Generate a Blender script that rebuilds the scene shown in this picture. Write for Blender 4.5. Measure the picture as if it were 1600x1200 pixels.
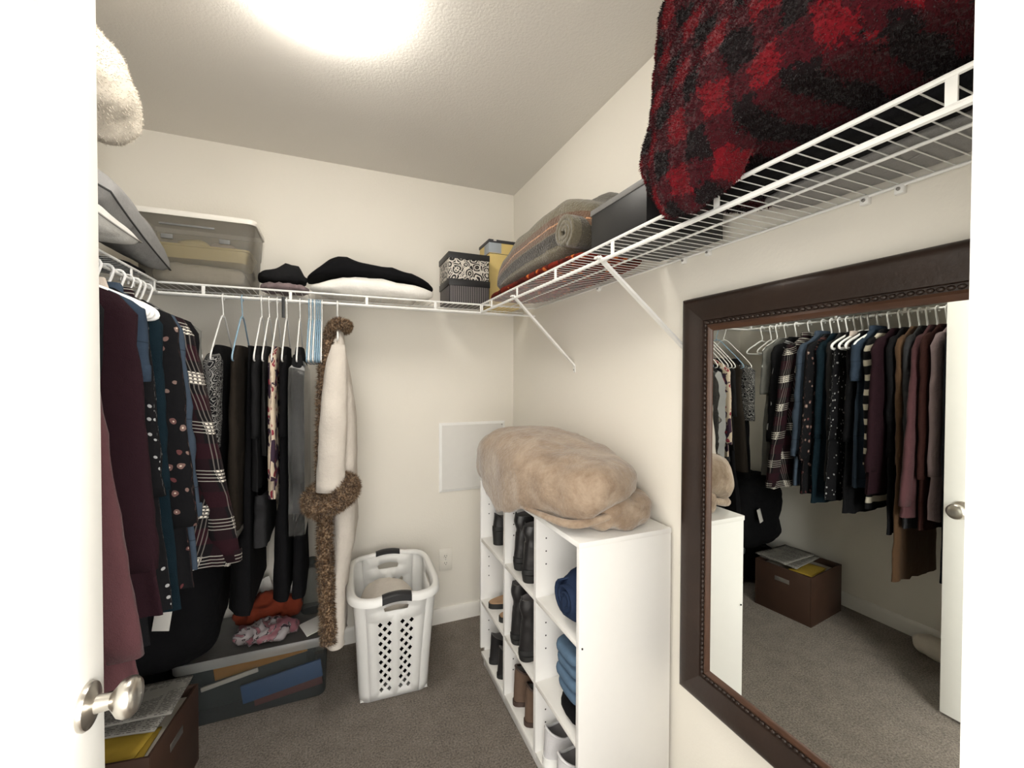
import bpy, bmesh, math, random
from mathutils import Vector, Matrix, noise, geometry
PI = math.pi
rnd = random.Random(7)
for o in list(bpy.data.objects): bpy.data.objects.remove(o)
S = bpy.context.scene
COL = S.collection

# ------------------------------------------------------------------ camera
H = 1.372
yaw, pitch, roll = (math.radians(a) for a in (22.58, -0.917, 0.179))
fw = Vector((math.sin(yaw)*math.cos(pitch), math.cos(yaw)*math.cos(pitch), math.sin(pitch)))
rt0 = Vector((math.cos(yaw), -math.sin(yaw), 0)); up0 = rt0.cross(fw)
rt = math.cos(roll)*rt0 + math.sin(roll)*up0; up = -math.sin(roll)*rt0 + math.cos(roll)*up0
cd = bpy.data.cameras.new('camera'); cam = bpy.data.objects.new('camera', cd); COL.objects.link(cam)
cd.sensor_fit = 'HORIZONTAL'; cd.sensor_width = 36; cd.lens = 670.3/1600*36; cd.clip_start = .01
cam.matrix_world = Matrix(((rt.x, up.x, -fw.x, 0), (rt.y, up.y, -fw.y, 0), (rt.z, up.z, -fw.z, H), (0, 0, 0, 1)))
S.camera = cam

# ------------------------------------------------------------------ world (daylit bedroom behind the camera), exposure
W = bpy.data.worlds.new('world'); S.world = W; W.use_nodes = True
bg = W.node_tree.nodes['Background']; bg.inputs[0].default_value = (1.0, .97, .92, 1); bg.inputs[1].default_value = 3.8
S.view_settings.view_transform = 'Standard'; S.view_settings.look = 'None'
S.view_settings.gamma = 1; S.view_settings.use_curve_mapping = False
S.view_settings.exposure = 0.55
LAMP_STRENGTH = 21.5
wl = bpy.data.lights.new('bedroom_window_daylight', 'AREA'); wl.shape = 'RECTANGLE'; wl.size = 1.1; wl.size_y = 1.3; wl.energy = 110; wl.color = (1, .98, .95)
wo = bpy.data.objects.new('bedroom_window_daylight', wl); COL.objects.link(wo); wo.location = (1.75, -2.15, 1.45)
wo.rotation_euler = (Vector((0, .4, 1.2))-wo.location).to_track_quat('-Z', 'Y').to_euler()

# ------------------------------------------------------------------ mesh helpers
class MB:
    """collects vertices and faces (with metric uv) for ONE mesh"""
    def __init__(s): s.v = []; s.f = []; s.uv = []; s.m = []
    def add(s, verts, faces, uvs=None, mi=0):
        b = len(s.v); s.v += [tuple(p) for p in verts]
        s.uv += [tuple(u) for u in uvs] if uvs else [(p[0]+p[1], p[2]) for p in verts]
        for f in faces: s.f.append(tuple(i+b for i in f)); s.m.append(mi)
    def build(s, name, mats, parent=None, smooth=40, loc=None, rot=None):
        me = bpy.data.meshes.new(name); me.from_pydata(s.v, [], s.f)
        if not isinstance(mats, (list, tuple)): mats = [mats]
        for m in mats: me.materials.append(m)
        if len(mats) > 1: me.polygons.foreach_set('material_index', s.m)
        ul = me.uv_layers.new(name='UVMap')
        li = [0]*len(me.loops); me.loops.foreach_get('vertex_index', li)
        flat = []
        for i in li: flat += s.uv[i]
        ul.data.foreach_set('uv', flat)
        if smooth:
            me.polygons.foreach_set('use_smooth', [True]*len(me.polygons))
            if smooth < 180: me.set_sharp_from_angle(angle=math.radians(smooth))
        me.update()
        return link(name, me, parent, loc, rot)
    def box(s, lo, hi, bev=0, mi=0):
        bm = bmesh.new(); bmesh.ops.create_cube(bm, size=1)
        for v in bm.verts: v.co = Vector([lo[i]+(hi[i]-lo[i])*(v.co[i]+.5) for i in range(3)])
        if bev: bmesh.ops.bevel(bm, geom=bm.edges[:], offset=bev, segments=2, affect='EDGES', profile=.5)
        bm.verts.index_update()
        s.add([v.co.copy() for v in bm.verts], [[v.index for v in f.verts] for f in bm.faces], None, mi); bm.free()
        return s
    def loft(s, rings, closed=True, cap0=False, cap1=False, uvs=None, mi=0):
        n = len(rings[0]); vs = [p for r in rings for p in r]; fs = []
        for i in range(len(rings)-1):
            for j in range(n if closed else n-1):
                k = (j+1) % n; fs.append((i*n+j, i*n+k, (i+1)*n+k, (i+1)*n+j))
        if cap0: fs.append(tuple(range(n-1, -1, -1)))
        if cap1: fs.append(tuple((len(rings)-1)*n+j for j in range(n)))
        if uvs is None:
            uvs = []
            acc = 0; prev = None
            for r in rings:
                c = sum((Vector(p) for p in r), Vector())/n
                if prev is not None: acc += (c-prev).length
                prev = c; d = 0
                for j in range(n):
                    uvs.append((d, -acc)); d += (Vector(r[(j+1) % n])-Vector(r[j])).length
        s.add(vs, fs, uvs, mi); return s
    def tube(s, pts, r, seg=8, closed=False, caps=True, mi=0, flat=1.0):
        pts = [Vector(p) for p in pts]; n = len(pts); rings = []; nrm = None
        for i, p in enumerate(pts):
            if closed: t = pts[(i+1) % n]-pts[i-1]
            else: t = pts[min(i+1, n-1)]-pts[max(i-1, 0)]
            t.normalize()
            if nrm is None:
                nrm = t.orthogonal() if abs(t.z) > .9 else Vector((0, 0, 1))-t*t.z
            nrm = nrm-t*nrm.dot(t)
            if nrm.length < 1e-6: nrm = t.orthogonal()
            nrm.normalize(); b = t.cross(nrm)
            rr = r[i] if isinstance(r, (list, tuple)) else r
            rings.append([p+nrm*(rr*math.cos(2*PI*k/seg))+b*(rr*flat*math.sin(2*PI*k/seg)) for k in range(seg)])
        if closed: rings.append(rings[0])
        s.loft(rings, True, caps and not closed, caps and not closed, None, mi); return s
    def lathe(s, prof, o=(0, 0, 0), ax='z', seg=24, mi=0):
        rings = []
        for r, h in prof:
            ring = []
            for k in range(seg):
                a = 2*PI*k/seg; x, y = r*math.cos(a), r*math.sin(a)
                p = {'z': (x, y, h), 'x': (h, x, y), 'y': (y, h, x)}[ax]
                ring.append((p[0]+o[0], p[1]+o[1], p[2]+o[2]))
            rings.append(ring)
        s.loft(rings, True, False, False, None, mi)
        return s
    def prism(s, outline, z0, z1, mi=0):
        n = len(outline)
        s.add([(x, y, z0) for x, y in outline]+[(x, y, z1) for x, y in outline],
              [tuple(range(n-1, -1, -1)), tuple(range(n, 2*n))]+[(i, (i+1) % n, n+(i+1) % n, n+i) for i in range(n)], None, mi)
        return s

def link(name, me, parent=None, loc=None, rot=None):
    o = bpy.data.objects.new(name, me); COL.objects.link(o)
    if parent: o.parent = parent
    if loc: o.location = loc
    if rot: o.rotation_euler = rot
    return o
def thing(name, label, cat, loc=(0, 0, 0), rotz=0, group=None):
    o = link(name, None, None, loc, (0, 0, rotz)); o.empty_display_size = .05
    return tag(o, label, cat, group)
def tag(o, label, cat, group=None):
    o['label'] = label; o['category'] = cat
    if group: o['group'] = group
    return o
def struct(o): o['kind'] = 'structure'; return o
def copy_tree(o, parent=None):
    c = o.copy(); COL.objects.link(c); c.parent = parent
    for ch in [k for k in o.children]: copy_tree(ch, c)
    return c
def spline(pts, n=8):
    """Catmull-Rom through 3D points"""
    P = [Vector(p) for p in pts]; P = [2*P[0]-P[1]]+P+[2*P[-1]-P[-2]]; out = []
    for i in range(1, len(P)-2):
        for k in range(n):
            t = k/n; a, b, c, d = P[i-1:i+3]
            out.append(.5*((2*b)+(c-a)*t+(2*a-5*b+4*c-d)*t*t+(3*b-a-3*c+d)*t**3))
    out.append(P[-2]); return out
def sgnpow(x, p): return math.copysign(abs(x)**p, x)
def nz(p, sc=1.0, seed=0.0): return noise.noise((p[0]*sc+seed*7.13, p[1]*sc+seed*3.71, p[2]*sc-seed*5.37))
def fbm(p, sc, seed=0.0, o=3):
    a, t = 1.0, 0.0
    for i in range(o): t += a*nz(p, sc, seed+i); sc *= 2.03; a *= .5
    return t
def lerp(a, b, t): return a+(b-a)*t
def table(tb, x):
    """piecewise linear table [(x, v...)]"""
    if x <= tb[0][0]: return tb[0][1:]
    for a, b in zip(tb, tb[1:]):
        if x <= b[0]:
            t = (x-a[0])/(b[0]-a[0]); t = t*t*(3-2*t)*.5+t*.5
            return tuple(lerp(p, q, t) for p, q in zip(a[1:], b[1:]))
    return tb[-1][1:]

def blob(half, ex=(.6, .6), nu=48, nv=28, amp=.01, sc=8, seed=1, warp=None, ridge=0, uvf=None):
    """superellipsoid lump of cloth centred at the origin; warp(p)->p shapes it further"""
    mb = MB(); rings = []; uv = []
    for i in range(nv+1):
        ph = -PI/2+PI*i/nv; cz, sz = sgnpow(math.cos(ph), ex[1]), sgnpow(math.sin(ph), ex[1])
        ring = []
        for j in range(nu):
            th = 2*PI*j/nu
            p = Vector((half[0]*cz*sgnpow(math.cos(th), ex[0]), half[1]*cz*sgnpow(math.sin(th), ex[0]), half[2]*sz))
            d = fbm(p, sc, seed)
            if ridge: d += ridge*(1-2*abs(nz(p, sc*1.3, seed+9)))
            dirv = Vector((p.x/half[0], p.y/half[1], p.z/half[2]*1.0))
            if dirv.length > 1e-6: dirv.normalize()
            p = p+dirv*(amp*d)
            o_ = p
            if warp: p = Vector(warp(p))
            uv.append(uvf(o_) if uvf else (p.x, p.y)); ring.append(p)
        rings.append(ring)
    mb.loft(rings, True, True, True, uv)
    return mb
def fur(src, n, length, width, seed=1, droop=.3, jit=.6):
    """short tufts standing on the faces of src (one MB)"""
    r = random.Random(seed); mb = MB(); areas = []; acc = 0; fc = []
    for f in src.f:
        p = [Vector(src.v[i]) for i in f[:4]]
        if len(p) < 3: continue
        nn = (p[1]-p[0]).cross(p[2]-p[0])
        if len(p) == 4: nn = (p[2]-p[0]).cross(p[3]-p[1])
        a = nn.length*.5
        if a < 1e-9: continue
        acc += a; areas.append(acc); fc.append((p, nn.normalized(), f))
    import bisect
    for _ in range(n):
        p, nn, f = fc[min(bisect.bisect(areas, r.random()*acc), len(fc)-1)]
        a, b = r.random(), r.random()
        q = p[0].lerp(p[1], a).lerp((p[3] if len(p) == 4 else p[2]).lerp(p[2], a), b)
        u0, u1 = src.uv[f[0]], src.uv[f[2]]; uv = (lerp(u0[0], u1[0], a), lerp(u0[1], u1[1], b))
        d = nn+Vector((r.uniform(-jit, jit), r.uniform(-jit, jit), r.uniform(-jit, jit)-droop)); d.normalize()
        L = length*r.uniform(.5, 1.2); sd = d.cross(Vector((r.uniform(-1, 1), r.uniform(-1, 1), r.uniform(-1, 1))))
        if sd.length < 1e-4: continue
        sd.normalize(); sd *= width*r.uniform(.6, 1.2)
        mb.add([q-sd-nn*.002, q+sd-nn*.002, q+d*L], [(0, 1, 2)], [uv]*3)
    return mb

# ------------------------------------------------------------------ materials
class NT:
    def __init__(s, name):
        s.mat = bpy.data.materials.new(name); s.mat.use_nodes = True; s.t = s.mat.node_tree
        s.p = s.t.nodes['Principled BSDF']; s.out = s.t.nodes['Material Output']; s._c = {}
    def n(s, typ, **kw):
        x = s.t.nodes.new(typ)
        for k, v in kw.items(): setattr(x, k, v)
        return x
    def put(s, sock, v):
        if hasattr(v, 'is_output'): s.t.links.new(v, sock)
        elif isinstance(v, (tuple, list)):
            sock.default_value = tuple(v)+(1,) if len(v) == 3 and len(sock.default_value) == 4 else tuple(v)
        else: sock.default_value = v
    def coord(s, kind='UV'):
        if 'tc' not in s._c: s._c['tc'] = s.n('ShaderNodeTexCoord')
        return s._c['tc'].outputs[kind]
    def xyz(s, kind='UV'):
        if kind not in s._c:
            x = s.n('ShaderNodeSeparateXYZ'); s.put(x.inputs[0], s.coord(kind)); s._c[kind] = x
        return s._c[kind].outputs
    def m(s, op, a, b=0.0, c=0.0):
        x = s.n('ShaderNodeMath', operation=op)
        s.put(x.inputs[0], a); s.put(x.inputs[1], b); s.put(x.inputs[2], c); return x.outputs[0]
    def noise(s, vec, scale, detail=2, rough=.5, out=0, dist=0):
        x = s.n('ShaderNodeTexNoise'); s.put(x.inputs['Vector'], vec); x.inputs['Scale'].default_value = scale
        x.inputs['Detail'].default_value = detail; x.inputs['Roughness'].default_value = rough; x.inputs['Distortion'].default_value = dist
        return x.outputs[out]
    def voro(s, vec, scale, feature='F1', out='Distance'):
        x = s.n('ShaderNodeTexVoronoi', feature=feature); s.put(x.inputs['Vector'], vec); x.inputs['Scale'].default_value = scale
        return x.outputs[out]
    def mix(s, f, a, b):
        x = s.n('ShaderNodeMix', data_type='RGBA'); s.put(x.inputs[0], f); s.put(x.inputs[6], a); s.put(x.inputs[7], b); return x.outputs[2]
    def band(s, coord, period, centre, half):
        """1 inside a stripe that repeats every period"""
        q = s.m('FRACT', s.m('DIVIDE', coord, period))
        return s.m('LESS_THAN', s.m('ABSOLUTE', s.m('SUBTRACT', q, centre)), half)
    def step(s, v, th): return s.m('GREATER_THAN', v, th)
    def warp(s, kind, scale, amt):
        a = s.n('ShaderNodeVectorMath', operation='MULTIPLY_ADD')
        s.put(a.inputs[0], s.noise(s.coord(kind), scale, 2, .5, 1)); a.inputs[1].default_value = (amt, amt, amt)
        s.put(a.inputs[2], s.coord(kind)); return a.outputs[0]
    def bump(s, h, strength=.3, dist=.01):
        b = s.n('ShaderNodeBump'); b.inputs['Strength'].default_value = strength; b.inputs['Distance'].default_value = dist
        s.put(b.inputs['Height'], h); s.t.links.new(b.outputs[0], s.p.inputs['Normal']); return s
    def done(s, col, rough=.6, metal=0.0, spec=.5, sheen=0.0):
        s.put(s.p.inputs['Base Color'], col); s.put(s.p.inputs['Roughness'], rough); s.put(s.p.inputs['Metallic'], metal)
        s.put(s.p.inputs['Specular IOR Level'], spec)
        if sheen: s.p.inputs['Sheen Weight'].default_value = sheen; s.p.inputs['Sheen Roughness'].default_value = .5
        return s.mat
_mc = {}
def plain(name, col, rough=.5, metal=0, spec=.5, var=.06, sc=30, bump=0, bsc=60):
    if name in _mc: return _mc[name]
    t = NT(name); o = t.coord('Object')
    f = t.noise(o, sc, 3)
    c = t.mix(f, tuple(x*(1-var) for x in col), tuple(min(1, x*(1+var)) for x in col))
    if bump: t.bump(t.noise(o, bsc, 3), bump, .004)
    _mc[name] = t.done(c, rough, metal, spec); return _mc[name]
def cloth(name, col, var=.18, rough=.9, weave=500, fold=14, sheen=.05):
    """plain woven cloth: uneven dye, fine weave relief, soft creases"""
    if name in _mc: return _mc[name]
    t = NT(name); o = t.coord('Object')
    f = t.m('MULTIPLY_ADD', t.noise(o, 9, 3), .7, t.m('MULTIPLY', t.noise(o, 160, 2), .3))
    c = t.mix(f, tuple(x*(1-var) for x in col), tuple(min(1, x*(1+var)) for x in col))
    h = t.m('ADD', t.m('MULTIPLY', t.noise(o, weave, 1), .2), t.m('ADD', t.noise(o, fold, 3), t.m('MULTIPLY', t.noise(o, 45, 3), .5)))
    t.bump(h, .5, .012)
    _mc[name] = t.done(c, rough, 0, .15 if max(col) < .05 else .25, 0 if max(col) < .05 else sheen); return _mc[name]
def pattern(name, fn, rough=.9, kind='UV', bump=.3, bsc=60, sheen=0):
    t = NT(name); c = fn(t, kind); t.bump(t.noise(t.coord('Object'), bsc, 3), bump, .008)
    return t.done(c, rough, 0, .12 if rough > .6 else .3, sheen)

# walls and floor
def m_wall():
    t = NT('cream_wall_paint'); o = t.coord('Object')
    c = t.mix(t.noise(o, 2.5, 3), (.80, .765, .69), (.835, .80, .725))
    t.bump(t.m('ADD', t.noise(o, 110, 2), t.m('MULTIPLY', t.noise(o, 28, 2), .5)), .12, .004)
    return t.done(c, .75, 0, .25)
def m_ceiling():
    t = NT('textured_ceiling_paint'); o = t.coord('Object')
    c = t.mix(t.noise(o, 3, 3), (.73, .70, .65), (.77, .74, .69))
    h = t.m('ADD', t.voro(o, 130, 'SMOOTH_F1'), t.noise(o, 220, 3)); t.bump(h, .22, .003)
    return t.done(c, .9, 0, .1)
def m_carpet():
    t = NT('taupe_carpet_pile'); o = t.coord('Object')
    f = t.m('ADD', t.m('MULTIPLY', t.noise(o, 150, 4, .75), .86), t.m('MULTIPLY', t.noise(o, 14, 3), .14))
    r = t.n('ShaderNodeValToRGB'); t.put(r.inputs[0], f); e = r.color_ramp.elements
    e[0].position = .36; e[0].color = (.085, .068, .053, 1); e[1].position = .64; e[1].color = (.42, .355, .295, 1)
    t.bump(t.m('ADD', t.noise(o, 300, 3, .7), t.noise(o, 40, 2)), .9, .012)
    return t.done(r.outputs[0], .95, 0, .05, .2)
M_WALL, M_CEIL, M_CARPET = m_wall(), m_ceiling(), m_carpet()
M_TRIM = plain('white_trim_paint', (.84, .82, .77), .4, var=.02)
M_DOOR = plain('white_door_paint', (.86, .85, .80), .35, var=.02)
M_WIRE = plain('white_vinyl_wire', (.86, .86, .84), .3, var=.02)
M_PLASTIC = plain('white_plastic', (.84, .84, .82), .35, var=.03)
M_PLATE = plain('outlet_plastic', (.83, .80, .73), .35, var=.01)
M_HOLE = plain('dark_slot', (.02, .02, .02), .8)
M_NICKEL = plain('brushed_nickel', (.60, .57, .52), .28, 1.0, var=.05, sc=80, bump=.04, bsc=300)
M_STEEL = plain('zinc_screw', (.45, .44, .42), .4, 1.0)
M_MELAMINE = plain('white_melamine', (.83, .82, .80), .38, var=.015)
M_MELEDGE = plain('white_melamine_edge', (.80, .785, .75), .45, var=.03)
M_BLACKPL = plain('black_rubber_grip', (.015, .015, .017), .45)
def m_frame():
    t = NT('dark_walnut_frame'); o = t.coord('Object')
    f = t.noise(o, 7, 5, .65); c = t.mix(f, (.010, .006, .0045), (.040, .022, .015)); t.bump(t.noise(o, 90, 3), .25, .003)
    return t.done(c, .42, 0, .5)
M_FRAME = m_frame()
M_FRAMELIP = plain('reddish_frame_lip', (.07, .032, .018), .35, var=.3, sc=20)
def m_mirror():
    t = NT('silvered_glass'); c = t.mix(t.noise(t.coord('Object'), 2), (.80, .82, .79), (.82, .84, .81))
    return t.done(c, .0, 1.0)
M_MIRROR = m_mirror()
def m_lamp():
    t = NT('lit_glass_dome'); t.p.inputs['Emission Color'].default_value = (1, .955, .88, 1); t.p.inputs['Emission Strength'].default_value = LAMP_STRENGTH
    return t.done((.9, .9, .88), .5)
M_LAMP = m_lamp()
def clear(name, tint, milk, rough=.12, op=.18):
    """thin clear plastic: mostly see-through, a little milky, glossy"""
    t = NT(name); nt = t.t; tr = t.n('ShaderNodeBsdfTransparent'); tr.inputs[0].default_value = tint+(1,)
    f = t.n('ShaderNodeFresnel'); f.inputs[0].default_value = 1.45
    mx = t.n('ShaderNodeMixShader'); fac = t.m('MINIMUM', t.m('ADD', t.m('MULTIPLY', f.outputs[0], .8), t.m('MULTIPLY_ADD', t.noise(t.coord('Object'), 6, 3), .12, op)), 1.0)
    t.done(milk, rough, 0, .5)
    t.put(mx.inputs[0], fac); nt.links.new(tr.outputs[0], mx.inputs[1]); nt.links.new(t.p.outputs[0], mx.inputs[2]); nt.links.new(mx.outputs[0], t.out.inputs[0])
    return t.mat
M_CLEAR = clear('clear_bin_plastic', (.80, .78, .73), (.42, .40, .36), .2, .16)
M_CLEARDK = clear('smoky_clear_bin_plastic', (.80, .81, .81), (.13, .14, .14), .2, .12)
M_FILM = clear('dry_cleaner_film', (.94, .94, .94), (.34, .34, .335), .10, .03)

# fabrics
def p_plaid(t, k):
    u, v = t.xyz(k)[0], t.xyz(k)[1]; c = (.007, .006, .007)
    red = t.m('MAXIMUM', t.band(v, .16, .30, .16), t.m('MULTIPLY', t.band(u, .12, .3, .2), .5))
    c = t.mix(red, c, (.020, .006, .009))
    for ctr in (.68, .75, .82, .89):
        c = t.mix(t.band(v, .16, ctr, .0085), c, (.33, .31, .28))
    for ctr in (.60, .70, .80, .90):
        c = t.mix(t.m('MULTIPLY', t.band(u, .12, ctr, .014), .28), c, (.40, .36, .33))
    both = t.m('MULTIPLY', t.band(v, .16, .785, .13), t.band(u, .12, .75, .18))
    fine = t.m('MULTIPLY', t.band(v, .0112, .5, .3), t.band(u, .012, .5, .3))
    return t.mix(t.m('MULTIPLY', both, fine), c, (.70, .66, .58))
def p_brownplaid(t, k):
    w = t.xyz('UV'); u = w[0]; v = t.m('ADD', w[1], t.m('MULTIPLY', t.noise(t.coord('Object'), 60, 3), .03)); n = t.noise(t.coord('Object'), 70, 4, .7)
    c = t.mix(n, (.085, .072, .046), (.165, .145, .10))
    rng = lambda a, b: t.m('MULTIPLY', t.step(v, a), t.m('LESS_THAN', v, b))
    c = t.mix(t.m('MULTIPLY', rng(.24, .44), .8), c, (.020, .019, .020))
    c = t.mix(t.m('MULTIPLY', rng(.46, .70), .75), c, (.115, .052, .030))
    c = t.mix(t.m('MULTIPLY', rng(.56, .585), t.step(t.noise(t.coord('Object'), 200, 2), .42)), c, (.50, .26, .14))
    c = t.mix(t.m('MULTIPLY', rng(1.15, 1.4), .55), c, (.03, .026, .022))
    c = t.mix(t.m('MULTIPLY', t.band(u, .30, .2, .10), .55), c, (.022, .019, .018))
    c = t.mix(t.m('MULTIPLY', t.m('MULTIPLY', t.band(u, .30, .45, .10), t.step(t.noise(t.coord('Object'), 160, 2), .5)), .6), c, (.36, .31, .23))
    return t.mix(t.m('MULTIPLY', t.step(t.noise(t.coord('Object'), 260, 2), .62), .3), c, (.30, .26, .19))
def p_buffalo(t, k):
    u, v = t.xyz(k)[1], t.xyz(k)[2]; w = t.m('MULTIPLY', t.noise(t.coord(k), 9, 2), .05); w2 = t.m('ADD', t.m('MULTIPLY', t.noise(t.coord(k), 25, 2), .03), t.m('MULTIPLY', t.noise(t.coord(k), 130, 2), .035))
    a = t.band(t.m('ADD', t.m('ADD', u, w), w2), .086, .5, .25); b = t.band(t.m('ADD', t.m('ADD', v, w), w2), .098, .5, .25)
    s = t.m('MULTIPLY', t.m('ADD', a, b), .5); n = t.noise(t.coord(k), 70, 4, .7)
    r = t.n('ShaderNodeValToRGB'); t.put(r.inputs[0], s); e = r.color_ramp.elements
    e[0].color = (.17, .004, .010, 1); e[1].color = (.008, .003, .004, 1); q = e.new(.5); q.color = (.055, .003, .007, 1)
    return t.mix(n, r.outputs[0], t.mix(.45, r.outputs[0], (.002, .001, .001)))
def p_paisley(t, k):
    w = t.warp(k, 22, .035)
    d = t.voro(w, 40, 'F1'); rg = t.m('FRACT', t.m('MULTIPLY', d, 3.6))
    ln = t.m('LESS_THAN', t.m('ABSOLUTE', t.m('SUBTRACT', rg, .5)), .13)
    e = t.m('LESS_THAN', t.voro(w, 40, 'DISTANCE_TO_EDGE'), .025)
    return t.mix(t.m('MAXIMUM', ln, e), (.010, .010, .012), (.30, .295, .285))
def p_boxfloral(t, k):
    w = t.warp(k, 10, .05)
    d = t.voro(w, 26, 'F1'); rg = t.m('FRACT', t.m('MULTIPLY', d, 3.4))
    ln = t.m('LESS_THAN', t.m('ABSOLUTE', t.m('SUBTRACT', rg, .5)), .2)
    e = t.m('LESS_THAN', t.voro(w, 26, 'DISTANCE_TO_EDGE'), .04)
    return t.mix(t.m('MAXIMUM', ln, e), (.018, .016, .016), (.62, .58, .52))
def p_floral(t, k):
    w = t.warp(k, 20, .03); d = t.voro(w, 30, 'F1'); col = t.voro(w, 30, 'F1', 'Color')
    x = t.n('ShaderNodeSeparateColor'); t.put(x.inputs[0], col)
    c = t.mix(t.step(x.outputs[0], .5), (.62, .52, .40), (.05, .03, .05))
    c = t.mix(t.m('MULTIPLY', t.step(x.outputs[1], .6), t.m('LESS_THAN', d, .38)), c, (.26, .04, .06))
    c = t.mix(t.m('MULTIPLY', t.step(x.outputs[2], .7), t.m('LESS_THAN', d, .3)), c, (.10, .07, .20))
    return t.mix(t.m('LESS_THAN', d, .12), c, (.75, .68, .55))
def p_darkfloral(t, k):
    w = t.warp(k, 18, .03); d = t.voro(w, 38, 'F1'); x = t.n('ShaderNodeSeparateColor'); t.put(x.inputs[0], t.voro(w, 38, 'F1', 'Color'))
    f = t.m('MULTIPLY', t.step(x.outputs[0], .5), t.m('LESS_THAN', d, .34))
    c = t.mix(f, (.006, .006, .007), t.mix(x.outputs[1], (.09, .02, .024), (.20, .14, .12)))
    return t.mix(t.m('MULTIPLY', f, t.m('LESS_THAN', d, .1)), c, (.6, .5, .4))
def p_dots(sc, thr, bgc, fg, chance=.4):
    def f(t, k):
        d = t.voro(t.coord(k), sc, 'F1'); x = t.n('ShaderNodeSeparateColor'); t.put(x.inputs[0], t.voro(t.coord(k), sc, 'F1', 'Color'))
        return t.mix(t.m('MULTIPLY', t.m('LESS_THAN', d, thr), t.step(x.outputs[0], chance)), bgc, fg)
    return f
def p_stripes(t, k):
    return t.mix(t.band(t.xyz(k)[1], .072, .5, .2), (.006, .006, .007), (.45, .41, .33))
def p_pinstripe(t, k):
    p = t.xyz(k); s = t.m('ADD', p[0], p[1])
    return t.mix(t.band(s, .0095, .5, .2), (.018, .016, .018), (.22, .20, .20))
def p_leopard(t, k):
    n = t.noise(t.coord(k), 130, 2, .6); v = t.noise(t.coord(k), 45, 3)
    r = t.n('ShaderNodeValToRGB'); t.put(r.inputs[0], t.m('MULTIPLY_ADD', n, .7, t.m('MULTIPLY', v, .3))); e = r.color_ramp.elements
    e[0].position = .38; e[0].color = (.035, .018, .008, 1); e[1].position = .66; e[1].position = .62; e[1].color = (.42, .30, .19, 1); q = e.new(.5); q.color = (.12, .066, .032, 1)
    return r.outputs[0]
def p_denim(base):
    def f(t, k):
        u, v = t.xyz(k)[0], t.xyz(k)[1]; n = t.noise(t.coord('Object'), 12, 4); w = t.noise(t.coord('Object'), 420, 2)
        c = t.mix(t.m('MULTIPLY_ADD', n, .7, t.m('MULTIPLY', w, .3)), tuple(x*.55 for x in base), tuple(min(1, x*1.35) for x in base))
        return t.mix(t.m('MULTIPLY', t.band(v, .21, .5, .008), .6), c, tuple(x*.3 for x in base))
    return f
def p_redleaf(t, k):
    w = t.warp(k, 14, .05); d = t.voro(w, 36, 'F1'); x = t.n('ShaderNodeSeparateColor'); t.put(x.inputs[0], t.voro(w, 36, 'F1', 'Color'))
    c = t.mix(x.outputs[0], (.035, .008, .006), (.20, .022, .012))
    return t.mix(t.m('MULTIPLY', t.step(x.outputs[1], .72), t.m('LESS_THAN', d, .35)), c, (.50, .13, .03))
def p_plush(t, k):
    f = t.noise(t.coord(k), 11, 4, .6, 0, .6); g = t.noise(t.coord(k), 70, 3, .7)
    r = t.n('ShaderNodeValToRGB'); t.put(r.inputs[0], t.m('MULTIPLY_ADD', f, .75, t.m('MULTIPLY', g, .25))); e = r.color_ramp.elements
    e[0].position = .36; e[0].color = (.235, .165, .112, 1); e[1].position = .66; e[1].color = (.40, .31, .23, 1)
    return r.outputs[0]
def p_news(t, k):
    u, v = t.xyz('Object')[0], t.xyz('Object')[1]
    ln = t.m('MULTIPLY', t.band(v, .008, .5, .22), t.step(t.noise(t.coord('Object'), 130, 2), .45))
    col = t.m('MULTIPLY', ln, t.m('SUBTRACT', 1.0, t.band(u, .065, .5, .07)))
    c = t.mix(t.noise(t.coord('Object'), 9, 2), (.20, .19, .17), (.27, .26, .235))
    return t.mix(t.m('MULTIPLY', col, t.step(t.noise(t.coord('Object'), 7, 1), .42)), c, (.07, .065, .06))
def p_bag(t, k):
    n = t.noise(t.coord('Object'), 16, 2, .5, 0, 1.5)
    c = t.mix(t.step(n, .5), (.30, .27, .275), (.24, .10, .12))
    l = t.m('LESS_THAN', t.m('ABSOLUTE', t.m('SUBTRACT', n, .47)), .018)
    return t.mix(l, c, (.03, .02, .025))

F = {}
F['plaid'] = pattern('plaid_flannel', p_plaid)
F['brownplaid'] = pattern('brown_plaid_wool', p_brownplaid, kind='Object', bump=.7, bsc=140, sheen=.3)
F['buffalo'] = pattern('red_black_check_plush', p_buffalo, kind='Object', bump=1.0, bsc=75, sheen=.1)
F['paisley'] = pattern('black_white_paisley', p_paisley)
F['boxfloral'] = pattern('black_white_floral_paper', p_boxfloral, .5, 'Object', .03, 60, 0)
F['pinstripe'] = pattern('pinstripe_paper', p_pinstripe, .5, 'Object', .03, 60, 0)
F['floral'] = pattern('cream_floral_print', p_floral)
F['darkfloral'] = pattern('black_floral_print', p_darkfloral)
F['spots'] = pattern('black_with_white_spots', p_dots(14, .28, (.006, .006, .007), (.32, .32, .32), .45))
F['dots'] = pattern('black_with_small_dots', p_dots(55, .26, (.006, .006, .007), (.32, .32, .32), .35))
F['stripes'] = pattern('black_cream_stripes', p_stripes)
F['leopard'] = pattern('brown_leopard_fur', p_leopard, .85, 'Object', .8, 110, .2)
F['denim'] = pattern('light_denim', p_denim((.045, .063, .09)))
F['denimjacket'] = pattern('mid_denim', p_denim((.026, .04, .062)))
F['navydenim'] = pattern('navy_denim', p_denim((.018, .03, .065)), kind='Object')
F['folddenim'] = pattern('faded_blue_denim', p_denim((.10, .16, .24)), kind='Object')
F['redleaf'] = pattern('red_leaf_print', p_redleaf, kind='Object')
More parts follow.
